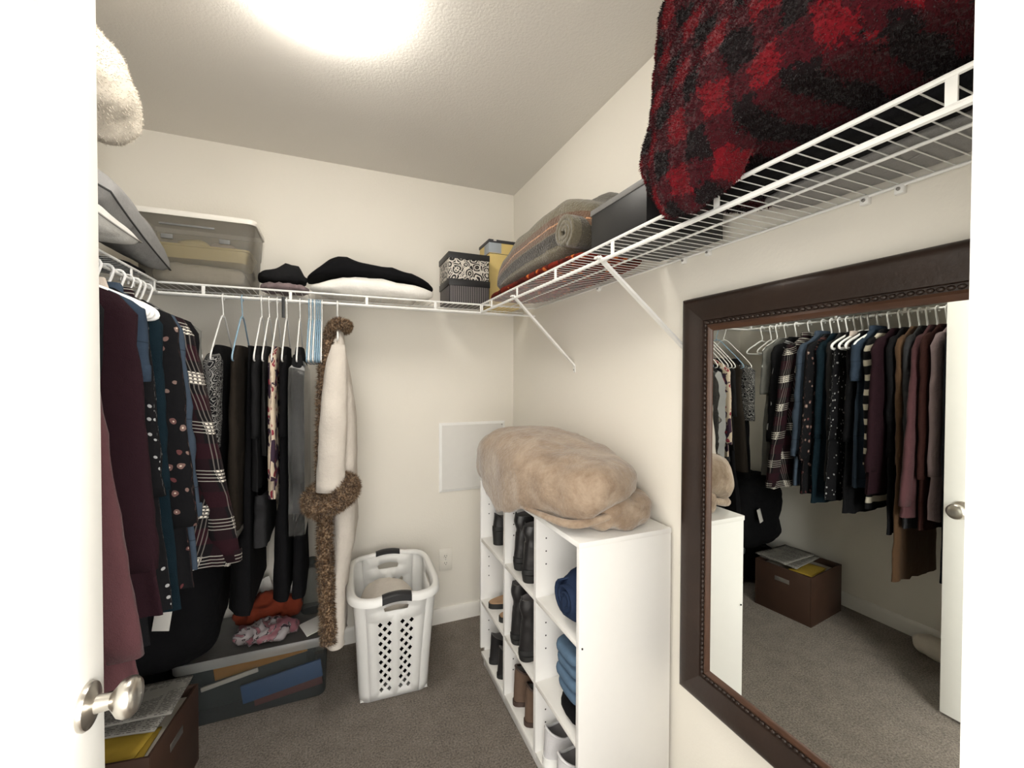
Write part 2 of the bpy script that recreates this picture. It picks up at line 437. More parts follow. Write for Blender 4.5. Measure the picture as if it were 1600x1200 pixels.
F['plush'] = pattern('tan_plush', p_plush, kind='Object', bump=.5, bsc=90, sheen=.4)
F['news'] = pattern('newsprint', p_news, .8, 'Object', .05)
F['bag'] = pattern('printed_plastic_bag', p_bag, .35, 'Object', .3, 20, 0)
for k_, c_ in dict(maroon=(0.013, 0.0035, 0.006), black=(0.0045, 0.0045, 0.0055), teal=(0.003, 0.011, 0.017), grey=(0.02, 0.0195, 0.0195), cream=(0.5, 0.43, 0.37),
                   tan=(0.07, 0.036, 0.016), dkgrey=(0.026, 0.026, 0.028), mauve=(0.062, 0.023, 0.026), rust=(0.03, 0.01, 0.008), pink=(0.2, 0.15, 0.155), navy=(0.007, 0.008, 0.013),
                   sheer=(0.13, 0.13, 0.12), brown=(0.02, 0.0155, 0.0115), white=(.82, .80, .76), robe=(0.62, 0.57, 0.51), charcoal=(0.0125, 0.0125, 0.0135), wine=(0.025, 0.005, 0.007),
                   creamfleece=(.68, .62, .53), pillowgrey=(.26, .255, .25), pillowwhite=(.62, .61, .58), orange=(.20, .034, .014), crimson=(.33, .012, .04), greywool=(.26, .255, .25)).items():
    F[k_] = cloth('cloth_'+k_, c_)
M_BLUEPL = plain('pale_blue_plastic', (.26, .40, .52), .35, var=.05)
M_PAPER = plain('white_paper', (.72, .70, .66), .8, var=.03)
M_YELLOW = plain('yellow_envelope_paper', (.45, .30, .035), .7, var=.08)
M_BOXBROWN = plain('brown_cardboard_box', (.038, .016, .008), .6, var=.3, sc=12)
M_BLACKLEATHER = plain('black_leather', (.014, .013, .014), .38, var=.3, sc=25, bump=.25, bsc=50)
M_SOLE = plain('black_sole', (.012, .012, .012), .6)
M_TANSOLE = plain('tan_footbed', (.42, .26, .15), .7, var=.15)
M_BROWNSUEDE = plain('brown_suede', (.12, .075, .05), .85, var=.3, sc=30, bump=.3)
M_BROWNDK = plain('dark_brown_leather', (.045, .025, .018), .5, var=.3)
M_GREYKNIT = plain('pale_grey_knit', (.58, .57, .58), .85, var=.1, bump=.4, bsc=200)
M_GREYDK = plain('grey_lining', (.18, .17, .17), .9)
M_BOXBLACK = plain('black_card', (.012, .012, .013), .45, var=.1)
M_LIDGREY = plain('grey_card_edge', (.16, .155, .15), .5, var=.1)
M_BOXYELLOW = plain('yellow_card', (.68, .52, .20), .55, var=.06)
M_BOXBLUE = plain('grey_blue_card', (.36, .40, .44), .55, var=.05)
M_LIDDARK = plain('charcoal_lid', (.035, .035, .04), .5)
M_FOLDBLUE = plain('blue_folder', (.05, .125, .29), .5, var=.06)
M_FOLDORANGE = plain('orange_envelope', (.42, .20, .035), .7, var=.1)
M_FOLDRED = plain('dull_red_folder', (.16, .05, .05), .6)
M_FOLDDK = plain('dark_folder', (.03, .04, .038), .6)
M_TRAY = plain('yellow_tray_plastic', (.72, .60, .28), .35, var=.08)
M_CLIPGREY = plain('grey_clip_plastic', (.17, .17, .165), .4)
M_TISSUE = plain('white_tissue', (.66, .61, .53), .9, var=.1, bump=.5)

# ------------------------------------------------------------------ the room
XL, XR, YF, YB, ZC = -.925, .983, .14, 2.344, 2.44
DX0, DX1, DZ = -.40, .40, 2.045           # doorway
def sbox(name, lo, hi, mat, bev=0):
    return struct(MB().box(lo, hi, bev).build(name, mat, smooth=30))
sbox('floor', (-1.6, -1.3, -.05), (1.6, YB+.1, 0), M_CARPET)
sbox('ceiling', (XL-.1, YF-.12, ZC), (XR+.1, YB+.1, ZC+.08), M_CEIL)
sbox('wall_back', (XL-.1, YB, 0), (XR+.1, YB+.1, ZC), M_WALL)
sbox('wall_right', (XR, YF-.12, 0), (XR+.1, YB, ZC), M_WALL)
sbox('wall_left', (XL-.1, YF-.12, 0), (XL, YB, ZC), M_WALL)
struct(MB().box((XL, YF-.12, 0), (DX0-.02, YF, ZC)).box((DX1+.02, YF-.12, 0), (XR, YF, ZC)).box((DX0-.02, YF-.12, DZ+.02), (DX1+.02, YF, ZC)).build('wall_front', M_WALL, smooth=30))
def baseboard(name, a, b, axis):
    """profiled baseboard; a, b run along the wall, d points into the room"""
    prof = [(0, 0), (.013, 0), (.013, .062), (.010, .074), (.006, .082), (0, .084)]
    mb = MB(); rings = []
    for t in (a, b):
        if axis == 'back': rings.append([(t, YB-d, z) for d, z in prof])
        elif axis == 'right': rings.append([(XR-d, t, z) for d, z in prof])
        else: rings.append([(XL+d, t, z) for d, z in prof])
    mb.loft(rings, True, True, True); return struct(mb.build(name, M_TRIM, smooth=30))
baseboard('baseboard_back', XL+.0135, XR-.0135, 'back'); baseboard('baseboard_right', YF, YB, 'right'); baseboard('baseboard_left', YF, YB, 'left')
# door lining and casing of the doorway
sbox('trim_1', (DX1, YF-.135, 0), (DX1+.019, YF+.012, DZ), M_TRIM, .002)
sbox('trim_2', (DX0-.019, YF-.135, 0), (DX0, YF+.012, DZ), M_TRIM, .002)
sbox('trim_3', (DX0-.019, YF-.135, DZ+.001), (DX1+.019, YF+.012, DZ+.019), M_TRIM, .002)
# open door: panelled leaf against the left side, knob towards the closet
dX, dY0, dY1 = -.36, .168, .927
def door():
    t = struct(link('door_1', None, None, (0, 0, 0)))
    mb = MB().box((dX-.035, dY0, .012), (dX-.012, dY1, 2.03), .001)
    st, rails = .15, [(.012, .24), (1.86, 2.03)]
    for y0, y1 in ((dY0, dY0+st), (dY1-st, dY1)): mb.box((dX-.013, y0, .012), (dX, y1, 2.03), .0015)
    for z0, z1 in rails: mb.box((dX-.013, dY0+st, z0), (dX, dY1-st, z1), .0015)
    mb.build('door_leaf', M_DOOR, t, 30)
    for z0, z1 in ((.24, 1.86),):
        p = MB(); y0, y1 = dY0+st, dY1-st
        rings = []
        for ins, h in ((0, 0), (.008, -.004), (.02, -.006), (.03, -.006)):
            rings.append([(dX+h, y0+ins, z0+ins), (dX+h, y1-ins, z0+ins), (dX+h, y1-ins, z1-ins), (dX+h, y0+ins, z1-ins)])
        p.loft(rings, True, False, True); p.build('door_panel', M_DOOR, t, 20)
    kn = (dX, dY1-.06, .855)
    k = MB(); k.lathe([(0, -.0005), (.034, -.0005), (.035, .004), (.033, .008), (.020, .011), (.0135, .014), (.012, .034), (.0135, .036), (.015, .038)], kn, 'x', 32)
    k.build('rosette', M_NICKEL, t, 50)
    k = MB(); k.lathe([(.012, .032), (.018, .037), (.027, .044), (.0305, .052), (.0295, .060), (.024, .066), (.012, .069), (0, .0695)], kn, 'x', 32)
    k.build('knob', M_NICKEL, t, 80)
    MB().box((dX-.030, dY1-.002, .826), (dX-.006, dY1+.0015, .884), .001).build('latch_plate', M_NICKEL, t, 30)
    for z in (.25, 1.02, 1.80):
        MB().tube([(dX+.004, dY0-.008, z-.045), (dX+.004, dY0-.008, z+.045)], .006, 10).build('hinge', M_NICKEL, t)
door()

# ceiling light
def lamp():
    t = thing('ceiling_light', 'round flush ceiling light with a glowing white glass dome', 'lamp', (-.02, 1.30, 2.44))
    MB().lathe([(.0, -.001), (.150, -.001), (.152, -.018), (.140, -.024), (.0, -.024)], (0, 0, 0), 'z', 48).build('base_plate', M_PLASTIC, t)
    pr = [(.168*math.sin(a), -.024-.075*math.cos(a)) for a in [PI/2*i/12 for i in range(13)]]
    MB().lathe([(0.0005, pr[0][1])]+pr[1:]+[(.165, -.018)], (0, 0, 0), 'z', 48).build('glass_dome', M_LAMP, t, 80)
lamp()

# access panel and outlet on the back wall
t = thing('access_panel', 'square white access panel screwed to the back wall', 'panel', (.7325, YB, .924))
mb = MB(); w, h = .1945, .1925
mb.loft([[(-w, 0, -h), (w, 0, -h), (w, 0, h), (-w, 0, h)], [(-w, -.006, -h), (w, -.006, -h), (w, -.006, h), (-w, -.006, h)],
         [(-w+.014, -.011, -h+.014), (w-.014, -.011, -h+.014), (w-.014, -.011, h-.014), (-w+.014, -.011, h-.014)]], True, False, False)
mb.build('panel_frame', M_PLASTIC, t, 20)
MB().box((-w+.014, -.0105, -h+.014), (w-.014, -.002, h-.014)).build('panel_door', plain('panel_white', (.74, .73, .70), .5, var=.02), t, 20)
MB().lathe([(0, -.0125), (.004, -.012), (.0045, -.0105)], (w-.02, 0, h-.02), 'y', 12).build('screw', M_STEEL, t)
t = thing('wall_outlet', 'cream duplex wall outlet low on the back wall', 'outlet', (.5745, YB, .352))
MB().box((-.0365, -.006, -.0615), (.0365, 0, .0615), .003).build('cover_plate', M_PLATE, t)
for s in (-1, 1):
    r = MB(); r.lathe([(0, -.0085), (.0145, -.0085), (.0155, -.0055)], (0, 0, s*.0195), 'y', 20); r = r.build('receptacle', M_PLATE, t)
    MB().box((-.007, -.0092, s*.0195-.002), (-.005, -.0084, s*.0195+.008)).box((.004, -.0092, s*.0195-.002), (.006, -.0084, s*.0195+.007)).box((-.002, -.0092, s*.0195-.009), (.002, -.0084, s*.0195-.005)).build('slot', M_HOLE, r)
MB().lathe([(0, -.008), (.0028, -.0075), (.003, -.0058)], (0, 0, 0), 'y', 10).build('screw', M_STEEL, t)

# ------------------------------------------------------------------ wire shelves
ZD, ZL, DEP = 1.735, 1.692, .305
def wire_shelf(label, run, to_wall, a, b, wall, struts, bottom_rail=True):
    """run 'x'/'y': long axis; wall coordinate; to_wall +1/-1 direction from front to wall"""
    t = thing('wire_shelf', label, 'shelf', group='white wire closet shelves')
    front = wall-to_wall*DEP
    def pt(s, d, z): return (s, d, z) if run == 'x' else (d, s, z)
    def rail(name, d, z, r): MB().tube([pt(a, d, z), pt(b, d, z)], r, 8).build(name, M_WIRE, t)
    rail('back_rail', wall-to_wall*.008, ZD-.004, .0035); rail('middle_rail', wall-to_wall*DEP*.5, ZD-.0055, .003)
    rail('front_rail', front, ZD-.003, .0042); rail('hanging_rail', front, ZL, .0056)
    n = int((b-a)/.0262); me = None
    for i in range(n+1):
        s = a+.01+(b-a-.02)*i/n
        if me is None:
            o = MB().tube([pt(0, front-to_wall*.001, ZD), pt(0, wall-to_wall*.004, ZD)], .00115, 6).build('cross_wire', M_WIRE, t); me = o.data
        else: o = link('cross_wire', me, t)
        o.location = pt(s, 0, 0)
    for s in struts:
        MB().box([min(q) for q in zip(pt(s-.006, front-.0022, ZL), pt(s+.006, front+.0022, ZD-.003))], [max(q) for q in zip(pt(s-.006, front-.0022, ZL), pt(s+.006, front+.0022, ZD-.003))], .001).build('strut', M_WIRE, t)
    return t
wire_shelf('white wire shelf along the right wall above the mirror', 'y', 1, .17, 2.028, XR, [.275, .613, .945, 1.259, 1.58, 1.881, 2.015])
wire_shelf('white wire shelf across the back wall', 'x', 1, XL+.005, XR-.005, YB, [-.64, -.474, -.167, .139, .45, .68])
wire_shelf('white wire shelf along the left wall above the clothes', 'y', -1, .17, 2.028, XL, [.3, .6, .9, 1.186, 1.494, 1.81, 2.01])
def bracket(y, yw, zw, label):
    t = thing('shelf_bracket', label, 'bracket', (XR, yw, zw), group='diagonal shelf brackets')
    a = Vector((.6665-XR, y-yw, ZL+.006-zw)); b = Vector((-.006, 0, 0)); d = (b-a).normalized(); sd = Vector((0, 1, 0)); nn = d.cross(sd).normalized()
    mb = MB(); rings = []
    for q in (a, b):
        rings.append([q+sd*u+nn*v for u, v in ((-.0075, 0), (-.0075, .007), (-.005, .0085), (.005, .0085), (.0075, .007), (.0075, 0))])
    mb.loft(rings, True, True, True); mb.build('brace', M_WIRE, t, 30)
    MB().box((-.004, -.008, -.028), (0, .008, .006), .001).build('foot', M_WIRE, t)
    MB().lathe([(0, -.0075), (.003, -.007), (.0035, -.004)], (0, 0, -.017), 'x', 10).build('screw', M_STEEL, t)
    MB().tube([a+Vector((-.004, -.0085, 0)), a+Vector((-.004, .0085, 0))], .004, 8).build('hook', M_WIRE, t)
bracket(1.60, 1.643, 1.422, 'white diagonal brace under the far end of the right shelf')
bracket(.995, .995, 1.455, 'white diagonal brace just left of the mirror')
for i, (y, lb) in enumerate(((.466, 'rightmost small white clip holding the shelf above the mirror'), (.523, 'small clip above the mirror just left of the rightmost clip'),
                             (.909, 'small white wall clip above the top left corner of the mirror'), (1.0, 'small white wall clip beside the second shelf brace'), (1.45, 'small white wall clip between the two shelf braces'))):
    t = thing('shelf_clip', lb, 'clip', (XR, y, 1.728), group='wall clips under the right shelf')
    MB().box((-.013, -.008, -.013), (0, .008, .006), .003).build('clip_body', M_WIRE, t)
    MB().lathe([(0, -.0165), (.003, -.016), (.0035, -.0125)], (0, 0, -.004), 'x', 10).build('screw', M_STEEL, t)

# ------------------------------------------------------------------ mirror
def mirror():
    y0, y1, z0, z1 = .18, .972, .462, 1.598
    t = thing('framed_mirror', 'large wall mirror in a dark carved wooden frame', 'mirror', (XR, (y0+y1)/2, z0))
    yc = (y0+y1)/2; T = lambda y, z, h: (-h, y-yc, z-z0)
    prof = [(0, .002), (0, .034), (.003, .040), (.010, .044), (.018, .045), (.032, .041), (.048, .035), (.060, .031), (.066, .030), (.068, .025), (.080, .025)]
    lipp = [(.078, .018), (.080, .027), (.086, .030), (.092, .027), (.097, .022), (.098, .014)]
    def rail(side, pr):
        ends = []
        for e in (0, 1):
            ring = []
            for w, h in pr:
                if side in 'tb':
                    z = z1-w if side == 't' else z0+w; y = (y0+w) if e == 0 else (y1-w)
                else:
                    y = y1-w if side == 'l' else y0+w; z = (z0+w) if e == 0 else (z1-w)
                ring.append(T(y, z, h))
            ends.append(ring)
        if side in 'bl': ends.reverse()
        return MB().loft(ends, False)
    for side in 'tblr':
        r = rail(side, prof).build('frame_rail', M_FRAME, t, 50)
        rail(side, lipp).build('frame_lip', M_FRAMELIP, r, 50)
        bd = MB(); w = .074
        L = (y1-y0 if side in 'tb' else z1-z0)-2*w; n = int(L/.0135)
        for i in range(n):
            s = (i+.5)/n*L
            if side in 'tb': c = T(y0+w+s, z1-w if side == 't' else z0+w, .026)
            else: c = T(y1-w if side == 'l' else y0+w, z0+w+s, .026)
            rings = []
            for q in range(5):
                ph = -PI/2+PI*(q+.5)/5; rr = .0046*math.cos(ph)
                rings.append([(c[0]+rr*math.cos(a), c[1]+(rr*math.sin(a) if side in 'lr' else .0062*math.sin(ph)), c[2]+(.0062*math.sin(ph) if side in 'lr' else rr*math.sin(a))) for a in [2*PI*k/8 for k in range(8)]])
            bd.loft(rings, True, True, True)
        bd.build('bead_trim', M_FRAME, r, 80)
    MB().box(T(y1-.095, z0+.095, .022), T(y0+.095, z1-.095, .019)).build('mirror_glass', M_MIRROR, t, 0)
    MB().box(T(y1-.01, z0+.01, .018), T(y0+.01, z1-.01, .0)).build('backing_board', M_FRAME, t, 0)
mirror()

# ------------------------------------------------------------------ cubby shelf
CX0, CX1, CY0, CY1, CH, TH = .638, .969, 1.035, 1.925, .905, .016
CYD = [CY0, 1.3255, 1.6155, CY1]
def cubby():
    t = thing('cube_organizer', 'white nine-cube shelf unit holding shoes against the right wall', 'shelf unit', (CX0, CY0, 0))
    def bx(name, lo, hi, m=M_MELAMINE): return MB().box([p-q for p, q in zip(lo, (CX0, CY0, 0))], [p-q for p, q in zip(hi, (CX0, CY0, 0))], .0012).build(name, m, t, 30)
    bx('top_board', (CX0-.002, CY0-.002, CH-TH), (CX1, CY1+.002, CH))
    bx('back_board', (CX1-.006, CY0+TH, .02), (CX1-.002, CY1-TH, CH-TH))
    vs = []
    for i, y in enumerate(CYD):
        a = y if i == 0 else (y-TH if i == 3 else y-TH/2)
        vs.append((a, a+TH))
        mb = MB()
        if i in (0, 3):
            mb.box((0, a-CY0, .09), (CX1-CX0-.0005, a+TH-CY0, CH-TH), .0012).box((.02, a-CY0, 0), (CX1-CX0-.0005, a+TH-CY0, .0905))
        else: mb.box((.001, a-CY0, .055), (CX1-CX0-.007, a+TH-CY0, CH-TH))
        p = mb.build('side_panel' if i in (0, 3) else 'divider', M_MELAMINE, t, 30)
        if i > 0:
            for base in (.36, .655, .10):
                for dz in (.07, .115, .16):
                    MB().lathe([(.0, -.0006), (.0028, -.0006), (.0028, .001)], (.04, a-CY0, base+dz), 'y', 8).build('pin_hole', M_HOLE, p)
    for c in range(3):
        y0, y1 = vs[c][1], vs[c+1][0]
        for z in (.06, .305, .598): bx('shelf_board', (CX0+.0015, y0, z), (CX1-.006, y1, z+TH), M_MELEDGE)
    bx('toe_kick', (CX0+.02, CY0+TH, 0), (CX0+.034, CY1-TH, .06))
    MB().box((.008, -.003, .0), (.012, .0, .004)).build('cam_cover', M_HOLE, t, 0).location = (0, 0, .60)
    return vs
VS = cubby()

# ------------------------------------------------------------------ hangers
# local frame: x across the shoulders, y thickness, z up; origin at the centre of the hanging rail
def hook_path(r=.017):
    pts = [Vector((r*math.cos(a), 0, r*math.sin(a)-r+.0100)) for a in [math.radians(200-d) for d in range(0, 236, 20)]]
    return pts+[Vector((.006, 0, -.045)), Vector((0, 0, -.06)), Vector((0, 0, -.085))]
_hm = {}
def hanger_mesh(kind):
    if kind in _hm: return _hm[kind]
    if kind == 'tube':        # thick moulded plastic
        r, sh, dr, ze = .0052, .132, -.147, -.168
    elif kind == 'wide':
        r, sh, dr, ze = .0072, .19, -.145, -.170
    else:                     # thin plastic or wire
        r, sh, dr, ze = .0030, .20, -.235, -.262
    top = -.084 if kind == 'tube' else -.075
    hk = MB(); hk.tube(spline(hook_path(), 3), r*.75, 8)
    bd = MB()
    loop = [(0, 0, top), (sh*.5, 0, lerp(top, dr, .46)), (sh*.88, 0, lerp(top, dr, .90)), (sh, 0, (dr+ze)/2), (sh*.93, 0, ze), (sh*.5, 0, ze-.002), (0, 0, ze-.002)]
    loop += [(-x, y, z) for x, y, z in loop[-2:0:-1]]
    pts = []
    n = len(loop)
    for i in range(n):
        a, b, c, d = (Vector(loop[(i+k-1) % n]) for k in range(4))
        for k in range(4):
            t = k/4; pts.append(.5*((2*b)+(c-a)*t+(2*a-5*b+4*c-d)*t*t+(3*b-a-3*c+d)*t**3))
    bd.tube(pts, r, 8, True, flat=.75 if kind != 'thin' else 1)
    _hm[kind] = (hk, bd); return _hm[kind]
_hd = {}
def hanger(kind, mat, loc, rotz, label, group):
    t = thing('clothes_hanger', label, 'hanger', loc, rotz, group)
    key = (kind, mat.name)
    if key not in _hd:
        hk, bd = hanger_mesh(kind)
        a = hk.build('hook', M_STEEL if kind == 'wide' else mat, t); b = bd.build('hanger_frame', mat, t, 180); _hd[key] = (a.data, b.data)
    else:
        link('hook', _hd[key][0], t); link('hanger_frame', _hd[key][1], t)
    return t

# ------------------------------------------------------------------ hanging garments
def garment(name, label, cat, loc, rotz, mat, length, seed, a0=.168, flare=.05, b0=.016, bfl=.003, lean=0.0, tl=0.0, sleeve=.5, slean=.03, slw=.05, sl_mat=None,
            group=None, drop=-.078, shz=-.15, neck=.062, fold=.008, collar=None, hem=None, cuff=None, buttons=None, only=None, noisea=.006, slot=None, low=None):
    """a garment on a hanger: lofted body with folds, two hanging sleeves, collar, hem, cuffs, buttons"""
    t = thing(name, label, cat, loc, rotz, group); r = random.Random(seed); N = 44
    def fit(p):
        if slot:
            h_ = slot[1] if p.y > 0 else -slot[0]
            if low and p.z < low[0]: h_ = lerp(h_, low[2] if p.y > 0 else -low[1], min(1, (low[0]-p.z)/.10))
            p.y = h_*math.tanh(p.y/h_)*.985
        return p
    ph, ph2, k1 = r.uniform(0, 6), r.uniform(0, 6), r.uniform(9, 15)
    levels = [(drop, neck, .016), (lerp(drop, shz, .35), lerp(neck, a0, .36), b0*.8), (lerp(drop, shz, .8), lerp(neck, a0, .84), b0*.8), (shz-.008, a0+.004, b0*.85), (shz-.03, a0+.006, b0*.95)]
    nl = 24
    for i in range(1, nl+1):
        s = i/nl; levels.append((lerp(shz-.03, -length, s), a0+.002+flare*s-.012*math.sin(PI*min(1, s*2.2))*(s < .46), b0+bfl*s))
    rings = []
    zt = shz-.03
    for z, a, b in levels:
        s = max(0, (zt-z)/(length+zt)) if length+zt > 0 else 0
        ring = []
        for j in range(N):
            th = 2*PI*j/N; x = a*sgnpow(math.cos(th), .75); y = b*sgnpow(math.sin(th), .8)
            f = (fold*(s**.7)*math.sin(k1*x/a*1.1+ph+2.0*s)+.5*fold*s*math.sin(2.1*k1*x/a+ph2))
            p = Vector((x+lean*s, y+f+tl*s, z))
            d = nz(p, 13, seed)*noisea*min(1, s*4+.15); p.y += d; p.x += .7*noisea*nz(p, 9, seed+3)*min(1, s*4)
            if s > .97: p.z += .008*nz(p, 20, seed+5)
            ring.append(fit(p))
        rings.append(ring)
    body = MB().loft(rings, True, False, False)
    bo = body.build('body', mat, t, 180)
    if hem:
        hr = []
        for dz, g in ((.03, 1.02), (.015, 1.03), (0, 1.03)):
            hr.append([Vector((p.x*1.004+0, p.y*1.05, p.z+dz)) for p in rings[-1]])
        MB().loft(hr).build('hem', hem, t, 180)
    if sleeve:
        for sg in (1, -1) if only is None else (only,):
            rr = []; n = 18; sp = r.uniform(0, 6)
            for i in range(n+1):
                s = i/n; z = shz+.012-sleeve*s if i else shz+.02
                cx = sg*(a0-.012+slean*s)+(lean*min(1, s*sleeve/max(.1, length-.18)) if sg > 0 else lean*s*.3)
                wx = slw*(.55 if i == 0 else (1-.28*s)); wy = (b0+.006)*(.6 if i == 0 else 1)*(1-.15*s)
                ring = []
                for j in range(20):
                    th = 2*PI*j/20
                    p = Vector((cx+wx*math.cos(th), wy*math.sin(th)+tl*s*.7, z-.012*math.cos(th)*sg*(1-s)))
                    q = nz((p.x*2, p.y*2, p.z), 16, seed+sg+7)
                    p.x += .006*q; p.y += .005*q+.002*math.sin(s*14+sp)
                    ring.append(fit(p))
                rr.append(ring)
            so = MB().loft(rr, True, True, True).build('sleeve', sl_mat or mat, t, 180)
            if cuff:
                c = []
                for dz, g in ((.035, 1.0), (.032, 1.06), (-.004, 1.06), (-.006, 1.0)):
                    ce = sum(rr[-1], Vector())/20; c.append([fit(ce+(p-ce)*g+Vector((0, 0, dz))) for p in rr[-1]])
                MB().loft(c).build('cuff', cuff, so, 60)
    if collar:
        c = []
        for dz, g in ((-.012, 1.05), (.012, 1.05), (.022, .95), (.020, .8), (-.008, .8)):
            c.append([fit(Vector((p.x*g, p.y*1.3*g, p.z+dz))) for p in rings[0]])
        MB().loft(c).build('collar', collar, t, 60)
    if buttons:
        for i in range(6):
            z = -.2-(length-.28)*i/5
            MB().lathe([(0, .0), (.006, .0), (.006, .003), (0, .004)], (.0+lean*.5*i/5, max(-b0-.006, slot[0]+.001), z), 'y', 10).build('button', buttons, t)
    return t

RX = XL+DEP+.001             # left hanging rail x
left = [  # y, name, cat, label, material, dict, hanger kind, hanger words
 (1.775, 'blouse', 'pale grey sheer blouse nearest the back corner on the left rail', 'sheer', dict(length=.90, sleeve=.28, a0=.16, flare=.02), 'thin', 'pale grey sheer blouse'),
 (1.71, 'shirt', 'black shirt with white spots hung behind the plaid flannel', 'spots', dict(length=.95, sleeve=.55, flare=.05, lean=.02), 'tube', 'spotted black shirt'),
 (1.635, 'flannel_shirt', 'long dark plaid flannel shirt with white check lines on the left rail', 'plaid', dict(length=.93, sleeve=.78, flare=.08, lean=.06, slean=.085, slw=.052, b0=.024, bfl=.008, collar='plaid', cuff='plaid', buttons=M_PLASTIC), 'tube', 'plaid flannel shirt'),
 (1.56, 'denim_shirt', 'light blue denim shirt hanging next to the plaid flannel', 'denim', dict(length=.90, sleeve=.60, flare=.04, lean=.03, slw=.05, b0=.02, collar='denim', cuff='denim'), 'tube', 'light blue denim shirt'),
 (1.515, 'blouse', 'black floral blouse with dull red flowers beside the light denim shirt', 'darkfloral', dict(length=.94, sleeve=.62, flare=.04, lean=.03, b0=.019), 'tube', 'red-flowered black blouse'),
 (1.475, 'dress', 'dark teal dress hanging between the floral blouse and grey top', 'teal', dict(length=.98, sleeve=.50, flare=.04, lean=.03, a0=.15, slw=.04, slean=.01), 'tube', 'dark teal dress'),
 (1.437, 'top', 'grey long-sleeved top on the left rail', 'grey', dict(length=.86, sleeve=.45, flare=.02, a0=.14, slw=.036, slean=.0), 'tube', 'grey long-sleeved top'),
 (1.40, 'blouse', 'black blouse with small white dots on the left rail', 'dots', dict(length=.95, sleeve=.5, flare=.05, lean=.02, a0=.145, slw=.04), 'wide', 'dotted black blouse'),
 (1.365, 'camisole', 'cream camisole with narrow straps between black tops', 'cream', dict(length=.50, sleeve=0, a0=.12, flare=.02, neck=.10, b0=.012), 'wide', 'cream camisole'),
 (1.335, 'top', 'plain black top beside the short-sleeved denim jacket', 'black', dict(length=1.0, sleeve=.5, flare=.05, a0=.14, slw=.04), 'wide', 'plain black top by the denim jacket'),
 (1.295, 'denim_jacket', 'blue denim jacket with rolled short sleeves on the left rail', 'denimjacket', dict(length=.86, sleeve=.19, flare=.02, slw=.046, slean=.02, lean=.0, b0=.02, collar='denimjacket', cuff='denimjacket', buttons=M_STEEL), 'wide', 'blue denim jacket'),
 (1.25, 'sweater', 'black and cream striped sweater on the left rail', 'stripes', dict(length=.95, sleeve=.60, flare=.02, lean=.0, a0=.155, slw=.042, slean=.005), 'tube', 'striped sweater'),
 (1.205, 'cardigan', 'long dark maroon cardigan on the left rail near the door', 'maroon', dict(length=.86, sleeve=.62, flare=.06, lean=.03, slean=.03, slw=.055, b0=.018), 'tube', 'dark maroon cardigan'),
 (1.165, 'dress', 'long black dress between the maroon cardigan and tan coat', 'black', dict(length=1.05, sleeve=.55, flare=.02, a0=.145, slw=.038, slean=.0), 'tube', 'long black dress'),
 (1.13, 'duster_coat', 'long tan duster coat hanging lowest on the left rail', 'tan', dict(length=1.25, sleeve=.58, flare=.03, a0=.15, slw=.036, slean=.0), 'tube', 'long tan duster coat'),
 (1.10, 'cardigan', 'dark grey cardigan beside the tan duster coat', 'dkgrey', dict(length=1.0, sleeve=.55, flare=.03, a0=.15, slw=.04, slean=.0), 'tube', 'dark grey cardigan'),
 (1.065, 'sweater', 'dusty mauve sweater with sleeves bulging out beside the door edge', 'mauve', dict(length=.93, sleeve=.74, flare=.09, lean=.03, a0=.14, slean=.075, slw=.050, b0=.018), 'tube', 'dusty mauve sweater'),
 (1.03, 'sweater', 'rust brown sweater between the mauve and pink sweaters', 'rust', dict(length=.98, sleeve=.62, flare=.03, slean=.02, slw=.045), 'tube', 'rust brown sweater'),
 (.993, 'fluffy_sweater', 'fluffy pale pink knitted sweater on the left rail', 'pink', dict(length=.93, sleeve=.60, flare=.03, lean=.0, slean=.02, slw=.045, b0=.018, noisea=.010), 'tube', 'fluffy pale pink sweater'),
 (.952, 'coat', 'long navy black coat nearest the door edge', 'navy', dict(length=1.18, sleeve=.66, flare=.02, slean=.01, slw=.042, b0=.016), 'tube', 'long navy black coat'),
]
for i, (y, nm, lb, mk, kw, hk, short) in enumerate(left):
    kw = dict(kw)
    for q in ('collar', 'cuff', 'hem'):
        if q in kw: kw[q] = F[kw[q]]
    rz = 0
    lo_ = (left[i+1][0]-y)/2+.001 if i+1 < len(left) else -.03
    hi_ = (left[i-1][0]-y)/2-.001 if i else .03
    kw['slot'] = (lo_, hi_)
    garment(nm, lb, {'camisole': 'top', 'denim_shirt': 'shirt', 'flannel_shirt': 'shirt', 'denim_jacket': 'jacket', 'duster_coat': 'coat', 'fluffy_sweater': 'sweater'}.get(nm, nm),
            (RX, y, ZL), rz, F[mk], seed=i+11, group='clothes on the left rail', **kw)
    hanger(hk, M_PLASTIC, (RX, y, ZL), rz, 'white plastic hanger holding the '+short, 'hangers on the left rail')
for y, w in ((1.83, 'first'), (1.87, 'second'), (1.93, 'third')):
    hanger('tube', M_PLASTIC, (RX, y, ZL), rnd.uniform(-.1, .1), w+' of three empty white hangers by the left back corner, counted from the clothes', 'empty hangers in the left back corner')

